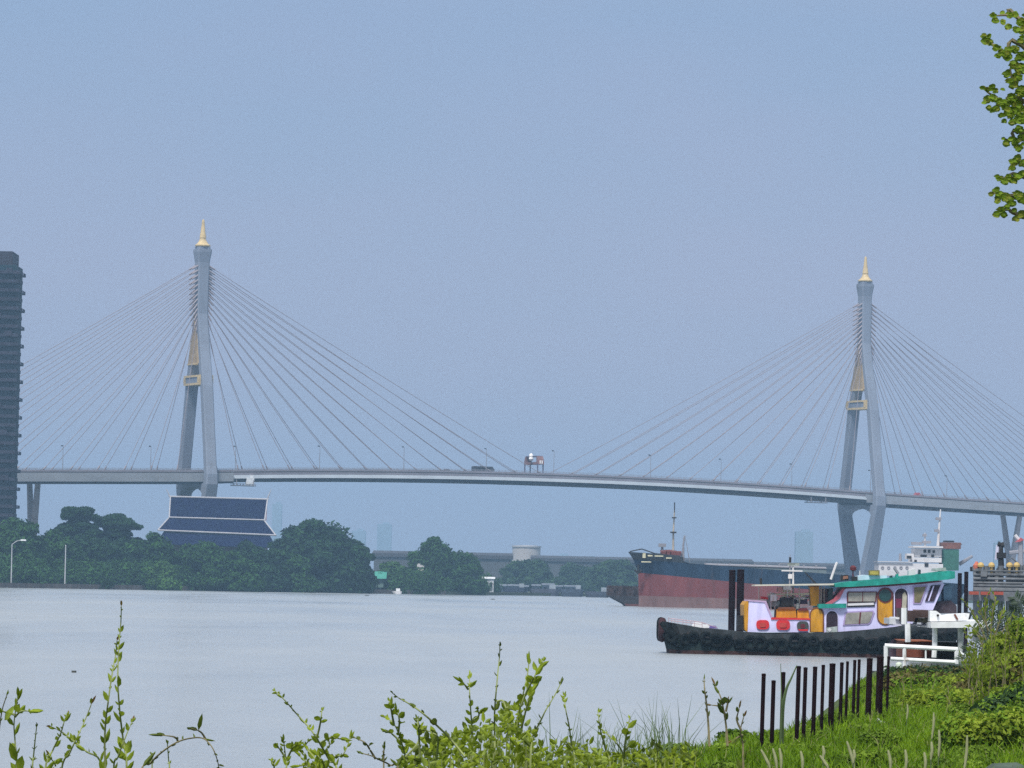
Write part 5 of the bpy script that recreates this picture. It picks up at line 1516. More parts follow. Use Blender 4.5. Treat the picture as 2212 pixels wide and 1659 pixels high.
plant('bushy_weed', 'low bushy weed under the slanting stem', [L_(ZB, [(630, 1600), (620, 1400), (600, 1230)]), L_(ZB, [(630, 1420), (560, 1320), (520, 1275)]), L_(ZB, [(640, 1420), (700, 1300), (745, 1270)]), L_(ZB, [(500, 1600), (480, 1480), (465, 1430)]), L_(ZB, [(860, 1600), (800, 1420), (730, 1340)])], 13.3, 9, .05, .02, .4)
plant('bushy_weed', 'tangled green weed between the slanting stem and the centre bush', [L_(ZB, [(950, 1650), (960, 1450), (1050, 1330), (1120, 1250)]), L_(ZB, [(1000, 1650), (1120, 1420), (1250, 1370), (1330, 1180)]), L_(ZB, [(900, 1650), (880, 1480), (800, 1350)]), L_(ZB, [(1050, 1650), (1000, 1420), (860, 1310)]), L_(ZB, [(960, 1600), (900, 1500), (760, 1500)]), L_(ZB, [(1020, 1640), (940, 1420), (840, 1300), (870, 1225)])], 13.5, 10, .052, .017, .4)
plant('arching_weed', 'brown arching twig left of the centre bush', [L_(ZB, [(1850, 1600), (1760, 1490), (1640, 1430), (1560, 1390), (1430, 1355)]), L_(ZB, [(1600, 1420), (1545, 1330), (1480, 1240), (1370, 1190)]), L_(ZB, [(1690, 1450), (1685, 1380), (1692, 1305)])], 13.1, 11, .04, .035, .36, lm=M_leaf_d, sm=M_stem_b)
plant('arching_weed', 'long thin twig slanting down to the right towards the centre bush', [L_(ZC, [(640, 1400), (490, 1215), (330, 1055), (160, 910), (30, 820), (-80, 760), (-150, 705)]), L_(ZC, [(150, 1400), (140, 1200), (130, 1080), (120, 990)]), L_(ZC, [(330, 1420), (345, 1200), (290, 1140), (200, 1105)])], 13.0, 12, .04, .036, .36, lm=M_leaf_d)
plant('bushy_weed', 'pale leafy weed with a nodding top left of the centre bush', [L_(ZB, [(1960, 1650), (1930, 1420), (1870, 1200), (1800, 1040), (1690, 960)]), L_(ZB, [(1890, 1250), (1780, 1150), (1700, 1120)]), L_(ZB, [(1850, 1130), (1860, 1000), (1830, 900)]), L_(ZB, [(1800, 1040), (1770, 880), (1752, 790)]), L_(ZB, [(1930, 1400), (2060, 1250), (2080, 1080), (2050, 990)])], 13.4, 13, .045, .018, .42)
plant('weed_stem', 'bright green weed spray, left of the two tallest in the centre bush', [L_(ZC, [(720, 1500), (718, 1160), (702, 900), (690, 700), (688, 530)]), L_(ZC, [(725, 1000), (790, 950), (770, 880)]), L_(ZC, [(670, 660), (640, 620), (610, 590)])], 13.2, 14, .055, .04, .34)
plant('weed_stem', 'tallest thin spike in the middle of the centre bush', [L_(ZC, [(965, 1500), (962, 1160), (962, 900), (982, 650), (1000, 450), (1015, 300), (1018, 190)]), L_(ZC, [(985, 800), (1050, 790), (1090, 870), (1115, 830)])], 13.3, 15, .05, .05, .34, lm=M_leaf_d)
plant('weed_stem', 'twin topped bright weed right of the tallest centre spike', [L_(ZC, [(1195, 1500), (1210, 1150), (1240, 860), (1290, 640), (1325, 470), (1335, 365)]), L_(ZC, [(1250, 850), (1310, 690), (1390, 540), (1440, 430), (1495, 345)]), L_(ZC, [(1240, 1150), (1300, 900), (1350, 720), (1395, 600)])], 13.2, 16, .052, .028, .46)
plant('weed_stem', 'weed leaning right at the right shoulder of the centre bush', [L_(ZC, [(1350, 1500), (1375, 1180), (1440, 1050), (1520, 890), (1610, 740), (1682, 600)])], 13.1, 17, .046, .045, .34, lm=M_leaf_d)
plant('weed_stem', 'pale green upright weed right of the centre bush', [L_(ZC, [(1840, 1560), (1800, 1280), (1775, 1080), (1735, 880), (1720, 730)]), L_(ZC, [(1800, 1300), (1740, 1240), (1690, 1230)])], 13.3, 18, .042, .032, .34)
plant('weed_stem', 'forked weed with round leaves between centre bush and grass tuft', [L_(ZD, [(330, 1480), (270, 1200), (210, 980), (185, 820), (172, 715)]), L_(ZD, [(480, 1480), (480, 1240), (400, 1110), (330, 1040), (240, 960)]), L_(ZD, [(495, 1300), (515, 1080), (545, 930), (565, 800)]), L_(ZD, [(500, 1200), (560, 1150), (600, 1130)])], 13.4, 19, .036, .03, .48)
plant('weed_stem', 'tiny weed sprig left of the grass tuft', [L_(ZD, [(890, 1480), (905, 1280), (930, 1150), (940, 1095)]), L_(ZD, [(915, 1200), (870, 1090)])], 13.6, 20, .028, .03, .36, lm=M_leaf_d)
D2 = 40.0
plant('weed_stem', 'dark thin flower spike rising from the grass tuft', [L_(ZD, [(1560, 1150), (1545, 850), (1520, 600), (1500, 450), (1492, 310)])], D2, 21, .07, .06, .3, lm=M_leaf_d, sm=M_stem_b, rad=.011)
plant('weed_stem', 'dark leafy weed with brown leaves right of the thin flower spike', [L_(ZD, [(1785, 1150), (1770, 920), (1740, 720), (1700, 540), (1630, 390)]), L_(ZD, [(1765, 720), (1790, 610), (1800, 560)]), L_(ZD, [(1760, 760), (1690, 660), (1590, 640)])], D2 + 1, 22, .14, .10, .36, lm=M_leaf_d, tip=M_leaf_b, sm=M_stem_b, rad=.011)
plant('weed_stem', 'brown leaved weed just left of the first black post', [L_(ZD, [(1980, 1350), (1975, 1120), (1945, 960), (1985, 790)]), L_(ZD, [(1960, 960), (1900, 820), (1930, 690)]), L_(ZD, [(1970, 1010), (1840, 1080)])], D2 + 2, 23, .15, .11, .38, lm=M_leaf_d, tip=M_leaf_b, sm=M_stem_b, rad=.012)
# dense centre bush: leaf mass with its own stems
def bush(name, label, cols, d, seed, n, L, lm, dep=.5, wd=.42, cat='bush', zlow=None, group='bushes on the near bank', m2=None, stems=14, wander=True):
    """cols: (px, top row) outline of the bush top"""
    rg = random.Random(seed)
    x0, x1 = cols[0][0], cols[-1][0]
    gp = P((x0 + x1) / 2, cols[len(cols) // 2][1], d); bz = gz(gp.x, d); r = thing(name, label, cat, (gp.x, d, bz), group)
    g1, g2, gs = MB(), MB(), MB()
    for i in range(n):
        px = rg.uniform(x0, x1); ty = float(np.interp(px, [c_[0] for c_ in cols], [c_[1] for c_ in cols]))
        dd = d + rg.uniform(-dep, dep); t3 = P(px, ty, dd); lo = zlow if zlow is not None else bz + .1
        lo = min(lo, t3.z - .1)
        u = rg.random() ** 1.35
        p = Vector((t3.x, dd, t3.z - (t3.z - lo) * u + rg.uniform(-.02, .035)))
        dv = Vector((rg.uniform(-1, 1), rg.uniform(-1, .6), rg.uniform(-.25, 1.1)))
        s_ = L * rg.uniform(.5, 1.2)
        leaf(g2 if (m2 and rg.random() < .35) else g1, p, dv, s_, s_ * wd * rg.uniform(.8, 1.2), rg, rg.uniform(-.05, .25))
    for i in range(stems):
        px = rg.uniform(x0, x1); ty = float(np.interp(px, [c_[0] for c_ in cols], [c_[1] for c_ in cols])); dd = d + rg.uniform(-dep, dep) * .8
        t3 = P(px, ty + 4, dd); b3 = Vector((gp.x + (t3.x - gp.x) * .6, d + (dd - d) * .5, bz - .03))
        gs.tube(smooth_path([b3, b3.lerp(t3, .5) + Vector((rg.uniform(-.04, .04) * L * 14, 0, 0)), t3], 4), [L * .09, L * .08] * 4 + [L * .03], 5)
    obj('stem', gs, M_stem, r); obj('foliage', g1, lm, r)
    if m2 and g2.v: obj('pale_foliage', g2, m2, r)
    return r
M_leaf_p = mat('pale leaf', (0.28, 0.36, 0.07), 0.5, 0.3, 8, spec=.12, transl=.4)
bush('bush', 'dense bright green bush at the bottom centre', L_(ZC, [(180, 1470), (300, 1330), (440, 1240), (560, 1210), (700, 1170), (860, 1120), (980, 1060), (1100, 960), (1200, 900), (1280, 1080), (1340, 1220), (1420, 1260), (1500, 1400), (1560, 1540)]), 13.5, 31, 2700, .033, M_leaf, .45, m2=M_leaf_p, stems=40)
bush('bush', 'low bright green bush right of the bottom centre bush', L_(ZC, [(1500, 1560), (1620, 1360), (1700, 1320), (1800, 1300), (1900, 1340), (2000, 1310), (2080, 1390), (2200, 1480)]), 13.6, 32, 1100, .031, M_leaf, .4, m2=M_leaf_p, stems=20)
bush('bush', 'patch of low leaves left of the grass tuft along the bottom edge', L_(ZD, [(-40, 1430), (60, 1300), (200, 1390), (300, 1330), (420, 1290), (560, 1260), (640, 1250), (740, 1260), (860, 1240), (980, 1300), (1080, 1270), (1250, 1240), (1400, 1260)]), 14.5, 33, 1700, .031, M_leaf, .4, m2=M_leaf_d, stems=24)
bush('bush', 'loose olive bush under the long thin twig', L_(ZC, [(-60, 1560), (0, 1360), (80, 1300), (150, 1290), (250, 1250), (330, 1200), (420, 1250), (480, 1300)]), 13.8, 34, 420, .045, M_leaf_d, .4, m2=M_leaf, stems=14)
# ------------------------------------------------------------------ grass on the right bank
def blades(count, area, seed, h, w_, m, name, label, lean=0.35, dens=None, hvar=.4):
    rg = np.random.default_rng(seed)
    d = rg.uniform(area[0], area[1], count) if dens is None else area[0] + (area[1] - area[0]) * rg.random(count) ** dens
    sh = np.interp(d, SHY, SHX)
    wd = np.interp(d, area[2], area[3])
    off = rg.uniform(0, 1, count) * wd + np.interp(d, area[2], area[4])
    x = sh + off
    z = np.array([gz(a, b_) for a, b_ in zip(x, d)]) - .03
    hh = h * rg.uniform(1 - hvar, 1 + hvar, count) * np.where(off < 0.2, .8, 1)
    az = rg.uniform(0, 2 * np.pi, count); ln = rg.uniform(.05, lean, count)
    dx, dy = np.cos(az) * ln * hh, np.sin(az) * ln * hh
    az2 = rg.uniform(-.7, .7, count); wx, wy = np.cos(az2) * w_ * .5, np.sin(az2) * w_ * .5
    b0 = np.stack([x - wx, d - wy, z], 1); b1 = np.stack([x + wx, d + wy, z], 1)
    m0 = np.stack([x - wx * .8 + dx * .35, d - wy * .8 + dy * .35, z + hh * .6], 1); m1 = np.stack([x + wx * .8 + dx * .35, d + wy * .8 + dy * .35, z + hh * .6], 1)
    t0 = np.stack([x + dx - wx * .12, d + dy - wy * .12, z + hh * (1 - ln * .35)], 1); t1 = np.stack([x + dx + wx * .12, d + dy + wy * .12, z + hh * (1 - ln * .35)], 1)
    v = np.stack([b0, b1, m1, m0, m0, m1, t1, t0], 1).reshape(-1, 3)
    return setp(quads_obj(name, v, count * 2, m, None, (6, 60, 2.5)), label, 'grass', None, 'stuff')


blades(52000, (42, 112, [40, 60, 112], [6.5, 7.0, 7.5], [-.5, -.3, -.3]), 41, .27, .020, M_grass, 'grass', 'thick bright green grass on the right river bank', .6, dens=1.35)
blades(900, (40.5, 50, [40, 50], [1.7, 2.1], [-1.6, -1.5]), 42, .88, .012, M_reed, 'tall_grass', 'tuft of tall thin grey green grass left of the black posts', .55)
blades(1500, (41, 52, [40, 52], [2.0, 2.2], [-1.2, -.9]), 43, .30, .018, M_grass, 'tuft_grass', 'short green grass at the foot of the tall grass tuft', .5)
blades(2600, (41, 100, [40, 60, 112], [6.5, 7.0, 7.5], [-.4, -.2, -.2]), 44, .30, .014, mat('dry straw blade', (.26, .27, .10), .7, .3, 1.5, transl=.3), 'dry_grass', 'scattered dry straw coloured blades among the green grass', .6, dens=1.3)
rgw = random.Random(91); wb = []
for i in range(210):
    dd_ = 42 + 60 * rgw.random() ** 1.4; xx_ = shore(dd_) + rgw.uniform(-.2, 7); q = rgw.uniform(.03, .10)
    wb.append((xx_, dd_, gz(xx_, dd_) + q * .6 + .12, q * 2.2, q * 1.2, q))
v, n = leaf_quads(wb, 7000, .036, 92)
setp(quads_obj('ground_weeds', v, n, mat('ground weed leaf', (0.10, 0.22, 0.015), .6, .5, 1.0, spec=.12, transl=.35, col2=(.24, .36, .04)), None, (6, 60, 2.5)), 'broad leaved weeds growing through the grass of the right bank', 'weeds', None, 'stuff')
# pale seed spikes standing in the grass
ZE = lambda x, y: ((3432 + x * .33149) * .54861, (2474 + y * .33149) * .54861)
ZF = lambda x, y: ((2900 + x * .33149) * .54861, (2474 + y * .33149) * .54861)
SPK = [(ZF, 290, 1440, 400, 1690), (ZF, 430, 1425, 480, 1690), (ZF, 510, 1420, 530, 1690), (ZF, 762, 1455, 785, 1690), (ZF, 990, 1510, 1090, 1690), (ZF, 1025, 1395, 1030, 1560), (ZF, 1310, 1340, 1400, 1690), (ZF, 1392, 1440, 1390, 1600), (ZE, 425, 900, 418, 1080), (ZE, 738, 1000, 716, 1310), (ZE, 800, 1205, 795, 1520), (ZE, 710, 1345, 705, 1560), (ZE, 195, 1445, 225, 1700), (ZE, 400, 1440, 405, 1700), (ZE, 625, 1470, 635, 1700), (ZE, 1135, 1270, 1100, 1700)]
SLAB = ['seed spike at the foot of the first black post', 'seed spike below the second black post, left of a close pair', 'seed spike below the second black post, right of a close pair', 'pale seed spike in the grass below the fourth black post', 'leaning seed spike below the sixth black post', 'upright seed spike below the seventh black post', 'leaning seed spike below the tenth black post', 'short seed spike beside the leaning one below the tenth post', 'farthest seed spike, just right of the last black post', 'tall pale seed spike, the straightest one in the middle of the right grass', 'pale plume topped seed spike right of the tall straight one', 'short seed spike below the tall straight one', 'leaning seed spike low in the grass under the white railing', 'thick pale seed spike at the bottom edge below the railing', 'thin pointed seed spike at the bottom edge, right of the thick one', 'rightmost slender seed spike in the grass']
for i, (f_, x0, y0, x1, y1) in enumerate(SPK):
    lowy = f_(x1, y1)[1]
    d = float(np.interp(y0, [900, 1000, 1250, 1400, 1500], [62, 52, 44, 41, 40.6]))
    a, b_ = P(*f_(x0, y0), d), P(*f_(x1, y1), d)
    bz = gz(b_.x, d) - .03; base = Vector((b_.x + (b_.x - a.x) * .2, d, min(bz, b_.z - .05)))
    r = thing('seed_spike', 'pale grassy ' + SLAB[i], 'grass spike', base, 'pale seed spikes in the grass')
    pth = smooth_path([base, b_.lerp(base, .5), b_, b_.lerp(a, .5) + Vector((.01, 0, 0)), a], 4)
    g = MB(); g.tube(pth, .007, 5); obj('stalk', g, M_reed, r)
    hp = pth[-int(len(pth) * .55):]; n = len(hp)
    g = MB(); g.tube(hp, [.004 + .0125 * math.sin(math.pi * min(1, (k + .6) / n)) ** .6 for k in range(n)], 6); obj('seed_head', g, M_seed, r)
rg = random.Random(17)
for i, (x, y, lab) in enumerate([(275, 1180, 'small white flower in the grass just right of the posts'), (1085, 1140, 'small white flower in the middle of the right bank grass'), (1310, 1150, 'small white flower nearer the right edge'), (570, 640, 'small pale flower on the dark bank under the railing'), (95, 1120, 'broad leaf coloured white for the light on it at the foot of the last posts')]):  # last entry is a leaf; white petals stand in for light on it
    d = 66 if y > 700 else 120
    c_ = P(*ZE(x, y), d); bz = gz(c_.x, d); r = thing('flower', lab, 'flower', (c_.x, d, bz - .02), 'small pale flowers on the right bank')
    g = MB(); g.tube([(c_.x, d, bz - .02), c_], .008, 5); obj('stalk', g, M_stem, r)
    g = MB()
    for k in range(7):
        leaf(g, c_, (math.cos(k * .9), math.sin(k * .9) * .6 - .4, rg.uniform(-.1, .6)), .09, .05, rg)
    obj('petal', g, M_white, r)
# reed leaning out of the third post
a, b_ = P(*ZF(590, 735), 54.6), P(*ZF(718, 440), 54.6)
base = Vector((P(*ZF(540, 1300), 54.6).x, 54.6, gz(P(*ZF(540, 1300), 54.6).x, 54.6)))
r = thing('reed', 'single broad reed leaning out past the third black post', 'reed', base)
g = MB(); pth = smooth_path([base, P(*ZF(548, 1000), 54.6), a, a.lerp(b_, .5), b_], 4); g.tube(pth, [.035 - .03 * k / len(pth) for k in range(len(pth))], 5); obj('blade', g, M_reed, r)
g = MB(); g.tube(smooth_path([base, P(*ZF(535, 900), 54.5), P(*ZF(525, 420), 54.5)], 4), [.03, .02, .015, .012, .01, .008, .006, .005, .004], 5); obj('blade', g, M_reed, r)
# ------------------------------------------------------------------ shrubs of the right bank
def shrub(name, label, cols, d, seed, n, size, m, dep, group='shrubs on the right bank', low=None, m2=None, cat='shrub', squash=1.0):
    rg = random.Random(seed); x0, x1 = cols[0][0], cols[-1][0]
    mid = P((x0 + x1) / 2, 1400, d); bz = gz(mid.x, d)
    r = thing(name, label, cat, (mid.x, d, bz), group)
    blobs = []
    for i in range(130):
        px = rg.uniform(x0, x1); ty = float(np.interp(px, [c_[0] for c_ in cols], [c_[1] for c_ in cols])); dd = d + rg.uniform(-dep, dep)
        t3 = P(px, ty, dd); u = rg.random() ** 1.2; lo = bz + .2
        q = rg.uniform(.08, .24) * (1 + .3 * dep)
        z = t3.z - q * .6 - max(0, (t3.z - lo)) * u
        blobs.append((t3.x, dd, max(z, lo), q, q, q))
    v, k_ = leaf_quads(blobs, n, size, seed, squash)
    quads_obj('foliage', v, k_, m, r)
    if m2:
        v, k_ = leaf_quads([(b_[0] + .05, b_[1] - .08, b_[2] + .05, b_[3], b_[4], b_[5]) for b_ in blobs[::2]], n // 3, size * .9, seed + 9, squash); quads_obj('pale_foliage', v, k_, m2, r)
    g = MB()
    for i in range(9):
        b_ = blobs[rg.randrange(len(blobs))]; b0 = Vector((mid.x + (b_[0] - mid.x) * .4, d + (b_[1] - d) * .4, bz - .1))
        g.tube([b0, Vector((b_[0], b_[1], (b0.z + b_[2]) / 2)), Vector(b_[:3])], [.035, .025, .012], 5)
    obj('stem', g, M_stem_b, r)
    return r
M_sh_y = mat('yellow green leaf', (0.19, 0.30, 0.02), .55, .5, 2.6, spec=.12, transl=.45, col2=(0.36, 0.46, 0.05))
M_sh_g = mat('fresh green leaf', (0.11, 0.24, 0.014), .55, .5, 2.4, spec=.12, transl=.35, col2=(0.22, 0.36, 0.03))
M_sh_d = mat('deep green leaf', (0.035, 0.085, 0.024), .55, .4, 2.0, spec=.12, transl=.3, col2=(0.05, 0.095, 0.03))
M_sh_o = mat('dry olive leaf', (0.12, 0.13, 0.03), .6, .4, 2.0, spec=.12, transl=.3, col2=(0.16, 0.14, 0.05))
shrub('shrub', 'tall yellow green shrub at the right edge beside the landing pier', [(2112, 1470), (2128, 1440), (2142, 1405), (2160, 1375), (2180, 1380), (2205, 1350), (2240, 1335), (2300, 1330)], 98, 51, 3400, .065, M_sh_y, 1.2, m2=M_sh_g)
plant('shrub_spray', 'loose leafy sprays rising above the tall yellow green shrub', [L_(z8, [(1800, 1300), (1700, 1080), (1600, 930), (1550, 870)]), L_(z8, [(1820, 1250), (1790, 1000), (1800, 850), (1840, 765)]), L_(z8, [(1850, 1250), (1870, 1000), (1900, 880), (1880, 800)]), L_(z8, [(1900, 1250), (1960, 1050), (1990, 960)]), L_(z8, [(1780, 1300), (1660, 1170), (1600, 1150)]), L_(z8, [(1760, 1350), (1690, 1230), (1640, 1260)]), L_(z8, [(1950, 1250), (2060, 1080), (2100, 1000)]), L_(z8, [(1830, 1200), (1740, 1000), (1720, 900)])], 97, 58, L=.15, gap=.06, wd=.42, lm=M_sh_y, sm=M_stem_b, rad=.016, group='shrubs on the right bank', root=False)
rgs = random.Random(404)
for lab_, dd_, y0_, y1_, px0_, px1_, m_ in (('leafy sprays standing out of the spreading shrub below the landing pier', 84, 1500, 1400, 2085, 2215, 'y'), ('thin leafy sprays among the dry weeds under the white railing', 90, 1510, 1462, 1940, 2090, 'g'), ('loose sprays hanging over the right end of the landing pier', 96, 1480, 1345, 2105, 2220, 'y'), ('fresh leafy sprays rising from the low creeper at the right edge', 74, 1540, 1478, 2020, 2215, 'y')):
    st_ = []
    for i in range(16):
        px_ = rgs.uniform(px0_, px1_); t_ = y1_ + rgs.uniform(-8, 40); le = rgs.uniform(-22, 18)
        st_.append([(px_, y0_ + 10), (px_ + le * .35, (y0_ + t_) / 2), (px_ + le, t_)])
    plant('shrub_spray', lab_, st_, dd_, int(dd_), L=.14, gap=.06, wd=.42, lm=M_sh_y if m_ == 'y' else M_sh_g, sm=M_stem_b, rad=.012, group='shrubs on the right bank', root=False)
shrub('shrub', 'spreading yellow green shrub below the tall one at the right edge', [(2060, 1500), (2090, 1478), (2140, 1446), (2200, 1425), (2300, 1415)], 86, 52, 5200, .065, M_sh_y, 1.3, m2=M_sh_o)
shrub('shrub', 'low dark scrub under the white railing', [(1925, 1482), (1960, 1472), (2000, 1476), (2040, 1464), (2080, 1460), (2110, 1466)], 108, 53, 3000, .07, M_sh_d, 1.0, m2=M_sh_o)
shrub('shrub', 'olive and brown weeds right of the last black post', [(1924, 1500), (1950, 1490), (1990, 1500), (2030, 1490), (2080, 1500)], 92, 54, 2200, .06, M_sh_o, .8, m2=M_sh_g)
shrub('shrub', 'bright low creeper across the bank below the yellow shrubs', [(1960, 1545), (2010, 1528), (2060, 1516), (2120, 1512), (2200, 1500), (2290, 1490)], 76, 55, 5600, .058, M_sh_y, .9, m2=M_sh_g)
shrub('shrub', 'dark leaved shrub at the right edge below the creeper', [(2120, 1545), (2150, 1530), (2180, 1515), (2215, 1500), (2290, 1490)], 66, 56, 2600, .06, M_sh_d, .7, m2=M_sh_g)
shrub('shrub', 'fresh green shrub at the lower right corner', [(2060, 1600), (2110, 1572), (2160, 1560), (2215, 1550), (2280, 1540)], 56, 57, 2800, .05, M_sh_g, .6, m2=M_sh_y)
# fan palm fronds at the right edge
pal = thing('palm_plant', 'grey green palm with long arching fronds at the right edge behind the yellow shrub', 'palm', (P(2240, 1420, 108).x, 108, 2.3))
rg = random.Random(61)
pc = P(2236, 1412, 108)
for k in range(15):
    a = R_(40 + k * 11); tipp = pc + Vector((math.cos(a) * rg.uniform(1.5, 2.1), rg.uniform(-.6, .6), math.sin(a) * rg.uniform(1.4, 2.0) - .15))
    md = pc.lerp(tipp, .55) + Vector((0, 0, .28)); pth = smooth_path([pc, md, tipp], 6)
    g = MB(); g.tube(pth, [.022 - .018 * i / len(pth) for i in range(len(pth))], 5)
    for i in range(2, len(pth)):
        t_ = (pth[i] - pth[i - 1]).normalized(); n_ = t_.cross(Vector((0, 1, 0))).normalized()
        for s_ in (1, -1):
            for q in (0, .5):
                leaf(g, pth[i - 1].lerp(pth[i], q), t_ * .7 + n_ * s_ * .9 + Vector((0, rg.uniform(-.3, .3), -.15)), .42 * (1.1 - i / len(pth) * .6), .035, rg, .2)
    obj('frond', g, mat('palm grey green', (.085, .125, .085), .6, .3, 2, transl=.25), pal)
g = MB(); g.tube([(pc.x, 108, 2.1), pc], [.14, .12], 8); obj('stem', g, M_trunk, pal)
# grey stone slab in the lower right corner
g = MB(); c_ = P(2226, 1676, 44)
rg = random.Random(3)
ring = lambda z, k: [(c_.x + .55 * k * math.cos(2 * math.pi * i / 10) * (1 + .1 * math.sin(i * 2.1)), 44 + .6 * k * math.sin(2 * math.pi * i / 10), z + .03 * math.sin(i * 1.7)) for i in range(10)]
g.rings([ring(2.6, 1), ring(c_.z + .02, 1), ring(c_.z + .10, .8), ring(c_.z + .12, .3)]); single('rock', g, mat('mossy grey rock', (.060, .085, .065), .9, .35, 3, bump=.4), 'mossy grey rock in the lower right corner of the grass', 'rock', (c_.x, 44, 2.6))
# ------------------------------------------------------------------ tree whose twigs hang in at the upper right
TDp = 35.0
tree = thing('round_leaf_tree', 'tree with round bright green leaves reaching in at the upper right edge', 'tree', (P(2470, 1500, TDp).x, TDp, 3.0))
TX = lambda x, y: ((3732 + x / 1.843) * .54861, (y / 1.843) * .54861)
M_rl = mat('round leaf green', (0.11, 0.20, 0.012), .5, .45, 5.0, spec=.12, transl=.35, col2=(0.22, 0.33, 0.03)); M_rl2 = mat('round leaf yellow', (0.22, 0.25, 0.035), .5, .3, 5, spec=.12, transl=.4)
CL = [(330, 110, 22), (350, 150, 25), (400, 95, 14), (450, 105, 28), (490, 110, 22), (400, 160, 20), (440, 195, 24), (500, 215, 26), (530, 160, 34), (545, 220, 30), (530, 300, 24), (265, 260, 18), (275, 300, 30), (305, 310, 26), (300, 265, 16), (355, 345, 30), (365, 405, 18), (400, 385, 34), (430, 400, 40), (440, 360, 26), (490, 360, 34), (520, 410, 36), (480, 470, 36), (430, 540, 30), (450, 590, 26), (480, 620, 34), (500, 560, 40), (530, 500, 44),
      (252, 640, 16), (285, 650, 16), (320, 640, 26), (350, 660, 20), (400, 650, 10), (285, 720, 30), (265, 748, 14), (330, 715, 30), (295, 785, 18), (325, 800, 20), (355, 790, 26), (380, 740, 36), (420, 760, 40), (390, 840, 20), (412, 880, 16), (450, 820, 44), (470, 720, 46), (510, 780, 48), (480, 890, 30), (530, 860, 44), (520, 940, 36), (540, 660, 46),
      (405, 1005, 14), (425, 1040, 24), (460, 1010, 22), (490, 1030, 34), (515, 1070, 30), (545, 1000, 36), (480, 1180, 32), (470, 1220, 24), (515, 1150, 26), (545, 1190, 30), (360, 1280, 14), (380, 1300, 22), (415, 1315, 30), (440, 1285, 22), (475, 1310, 30), (510, 1280, 30), (545, 1270, 34), (320, 1410, 20), (350, 1385, 26), (380, 1420, 34), (365, 1460, 22), (420, 1430, 36), (460, 1470, 38), (510, 1420, 40), (545, 1440, 44), (355, 1555, 22), (385, 1530, 28), (410, 1560, 24), (430, 1505, 26), (480, 1530, 20), (500, 1590, 24), (540, 1560, 34)]
rg = random.Random(71)
gl, gy, gs = MB(), MB(), MB()


def round_leaf(g, c_, s_, rg):
    nrm = Vector((rg.uniform(-.8, .8), -1, rg.uniform(-.2, .9))).normalized(); a = nrm.cross(Vector((rg.uniform(-.3, .3), .2, 1))).normalized(); b_ = nrm.cross(a)
    n = 10; k = rg.uniform(.6, .95); fold = rg.uniform(.1, .5)
    ps = [c_ - nrm * s_ * .1]
    for i in range(n):
        u = 2 * math.pi * i / n; rr = 1.22 if i == 0 else .82 if i == n // 2 else 1.0
        ps.append(c_ + a * math.cos(u) * s_ * rr + b_ * math.sin(u) * s_ * k + nrm * abs(math.sin(u)) * s_ * fold)
    g.add(ps, [(0, i + 1, (i + 1) % n + 1) for i in range(n)])


def kpx(px): return px / 1.843 * .54861 * TDp / F
for (x, y, r_) in CL:
    m_ = max(1, int((r_ / 11.0) ** 2))
    for q in range(int(m_ * 3.6) + 1):
        a = rg.uniform(0, 6.28); u = math.sqrt(rg.random()) * max(0, r_ - 10)
        c_ = P(*TX(x + math.cos(a) * u, y + math.sin(a) * u), TDp + rg.uniform(-.5, .5))
        round_leaf(gy if rg.random() < .22 else gl, c_, kpx(rg.uniform(11, 23)), rg)
for i in range(4600):               # the crown goes on outside the frame
    px = 2205 + rg.random() ** .8 * 520; y = rg.uniform(-260, 560)
    if (px - 2480) ** 2 / 290 ** 2 + (y - 170) ** 2 / 420 ** 2 > 1: continue
    if px < 2226 and not any(abs(TX(c_[0], c_[1])[1] - y) < 26 for c_ in CL if c_[0] > 480): continue
    round_leaf(gy if rg.random() < .15 else gl, P(px, y, TDp + rg.uniform(-1.6, 1.6)), kpx(rg.uniform(11, 23)), rg)
ctr = P(2470, 300, TDp)
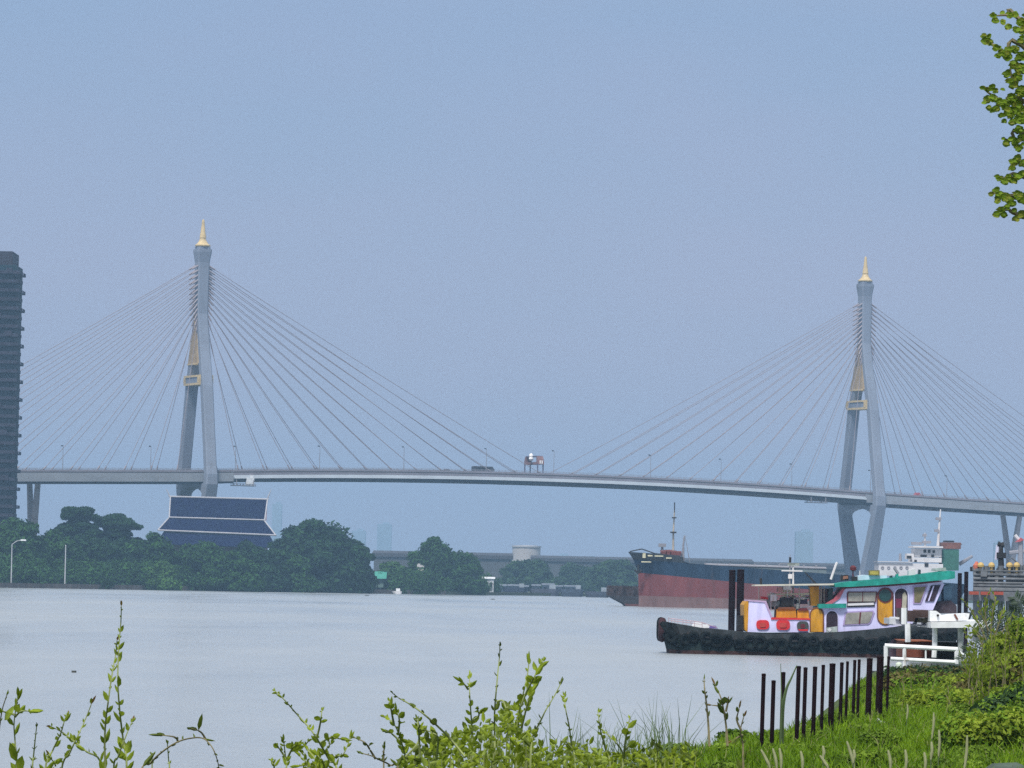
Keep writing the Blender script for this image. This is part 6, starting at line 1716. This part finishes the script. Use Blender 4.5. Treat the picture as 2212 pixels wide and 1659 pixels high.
for ya, l in ((560, [(520, 140), (440, 110), (340, 115)]), (620, [(540, 330), (430, 390), (350, 340), (275, 285)]), (700, [(530, 500), (470, 600)]), (760, [(540, 730), (420, 740), (320, 690), (255, 640)]), (900, [(540, 960), (480, 1020), (405, 1005)]), (1100, [(545, 1180), (470, 1200)]), (1200, [(545, 1280), (440, 1300), (360, 1280)]), (1300, [(545, 1440), (430, 1430), (330, 1400)]), (1400, [(545, 1570), (440, 1520), (355, 1550)])):
    pth = [P(2440, 150 + ya * .28, TDp)] + [P(*TX(x, y), TDp) for x, y in l]
    pth = smooth_path(pth, 4); n = len(pth)
    gs.tube(pth, [.028 - .024 * k / n for k in range(n)], 5)
obj('crown', gl, M_rl, tree); obj('pale_foliage', gy, M_rl2, tree); obj('twig', gs, M_stem_b, tree)
g = MB(); b0 = Vector((ctr.x, TDp, 2.7)); g.tube(smooth_path([b0, Vector((ctr.x + .15, TDp, 5.5)), P(2455, 420, TDp), P(2445, 100, TDp)], 5), [.19, .18, .17, .16, .15, .14, .13, .12, .11, .10, .09, .08, .07, .06, .05, .04], 8); obj('trunk', g, M_trunk, tree)
# ------------------------------------------------------------------ floating flecks on the river
for x, y, lab in ((600, 1448, 'tiny floating leaf clump on the water left of the tall weed'), (1061, 1296, 'small dark float on the water below the white pier house'), (892, 1292, 'small dark float on the water below the lone tree')):
    if x == 600: px, py = ZA(690, 765)
    elif x == 1061: px, py = (1000 + 1890 / 2.011) * .54861, (1600 + 1530 / 2.011) * .54861
    else: px, py = (1000 + 895 / 2.011) * .54861, (1600 + 1500 / 2.011) * .54861
    d = CAMH * F / (py - hor(px)); c_ = G(px, d, .05); q = d * 5 / F
    g = MB(); g.lathe([(q, -.15), (q * 1.1, 0.05), (q * .6, q * .28), (.01, q * .35)], (c_.x, d, .05), 9)
    single('float', g, mat('floating debris', (.07, .075, .07), .9, .3, 2), lab, 'float', (c_.x, d, 0))
# ------------------------------------------------------------------ haze: one box of even air round everything
hm = bpy.data.materials.new('haze air'); hm.use_nodes = True
t = hm.node_tree; t.nodes.clear()
out = t.nodes.new('ShaderNodeOutputMaterial'); pv = t.nodes.new('ShaderNodeVolumePrincipled')
pv.inputs['Color'].default_value = (0.41, 0.68, 0.96, 1)
pv.inputs['Density'].default_value = 0.00016
pv.inputs['Anisotropy'].default_value = 0.0
t.links.new(pv.outputs[0], out.inputs['Volume'])
g = MB(); g.box((0, 3500, 88), (3200, 7200, 180))
setp(obj('haze', g, hm), kind='stuff')
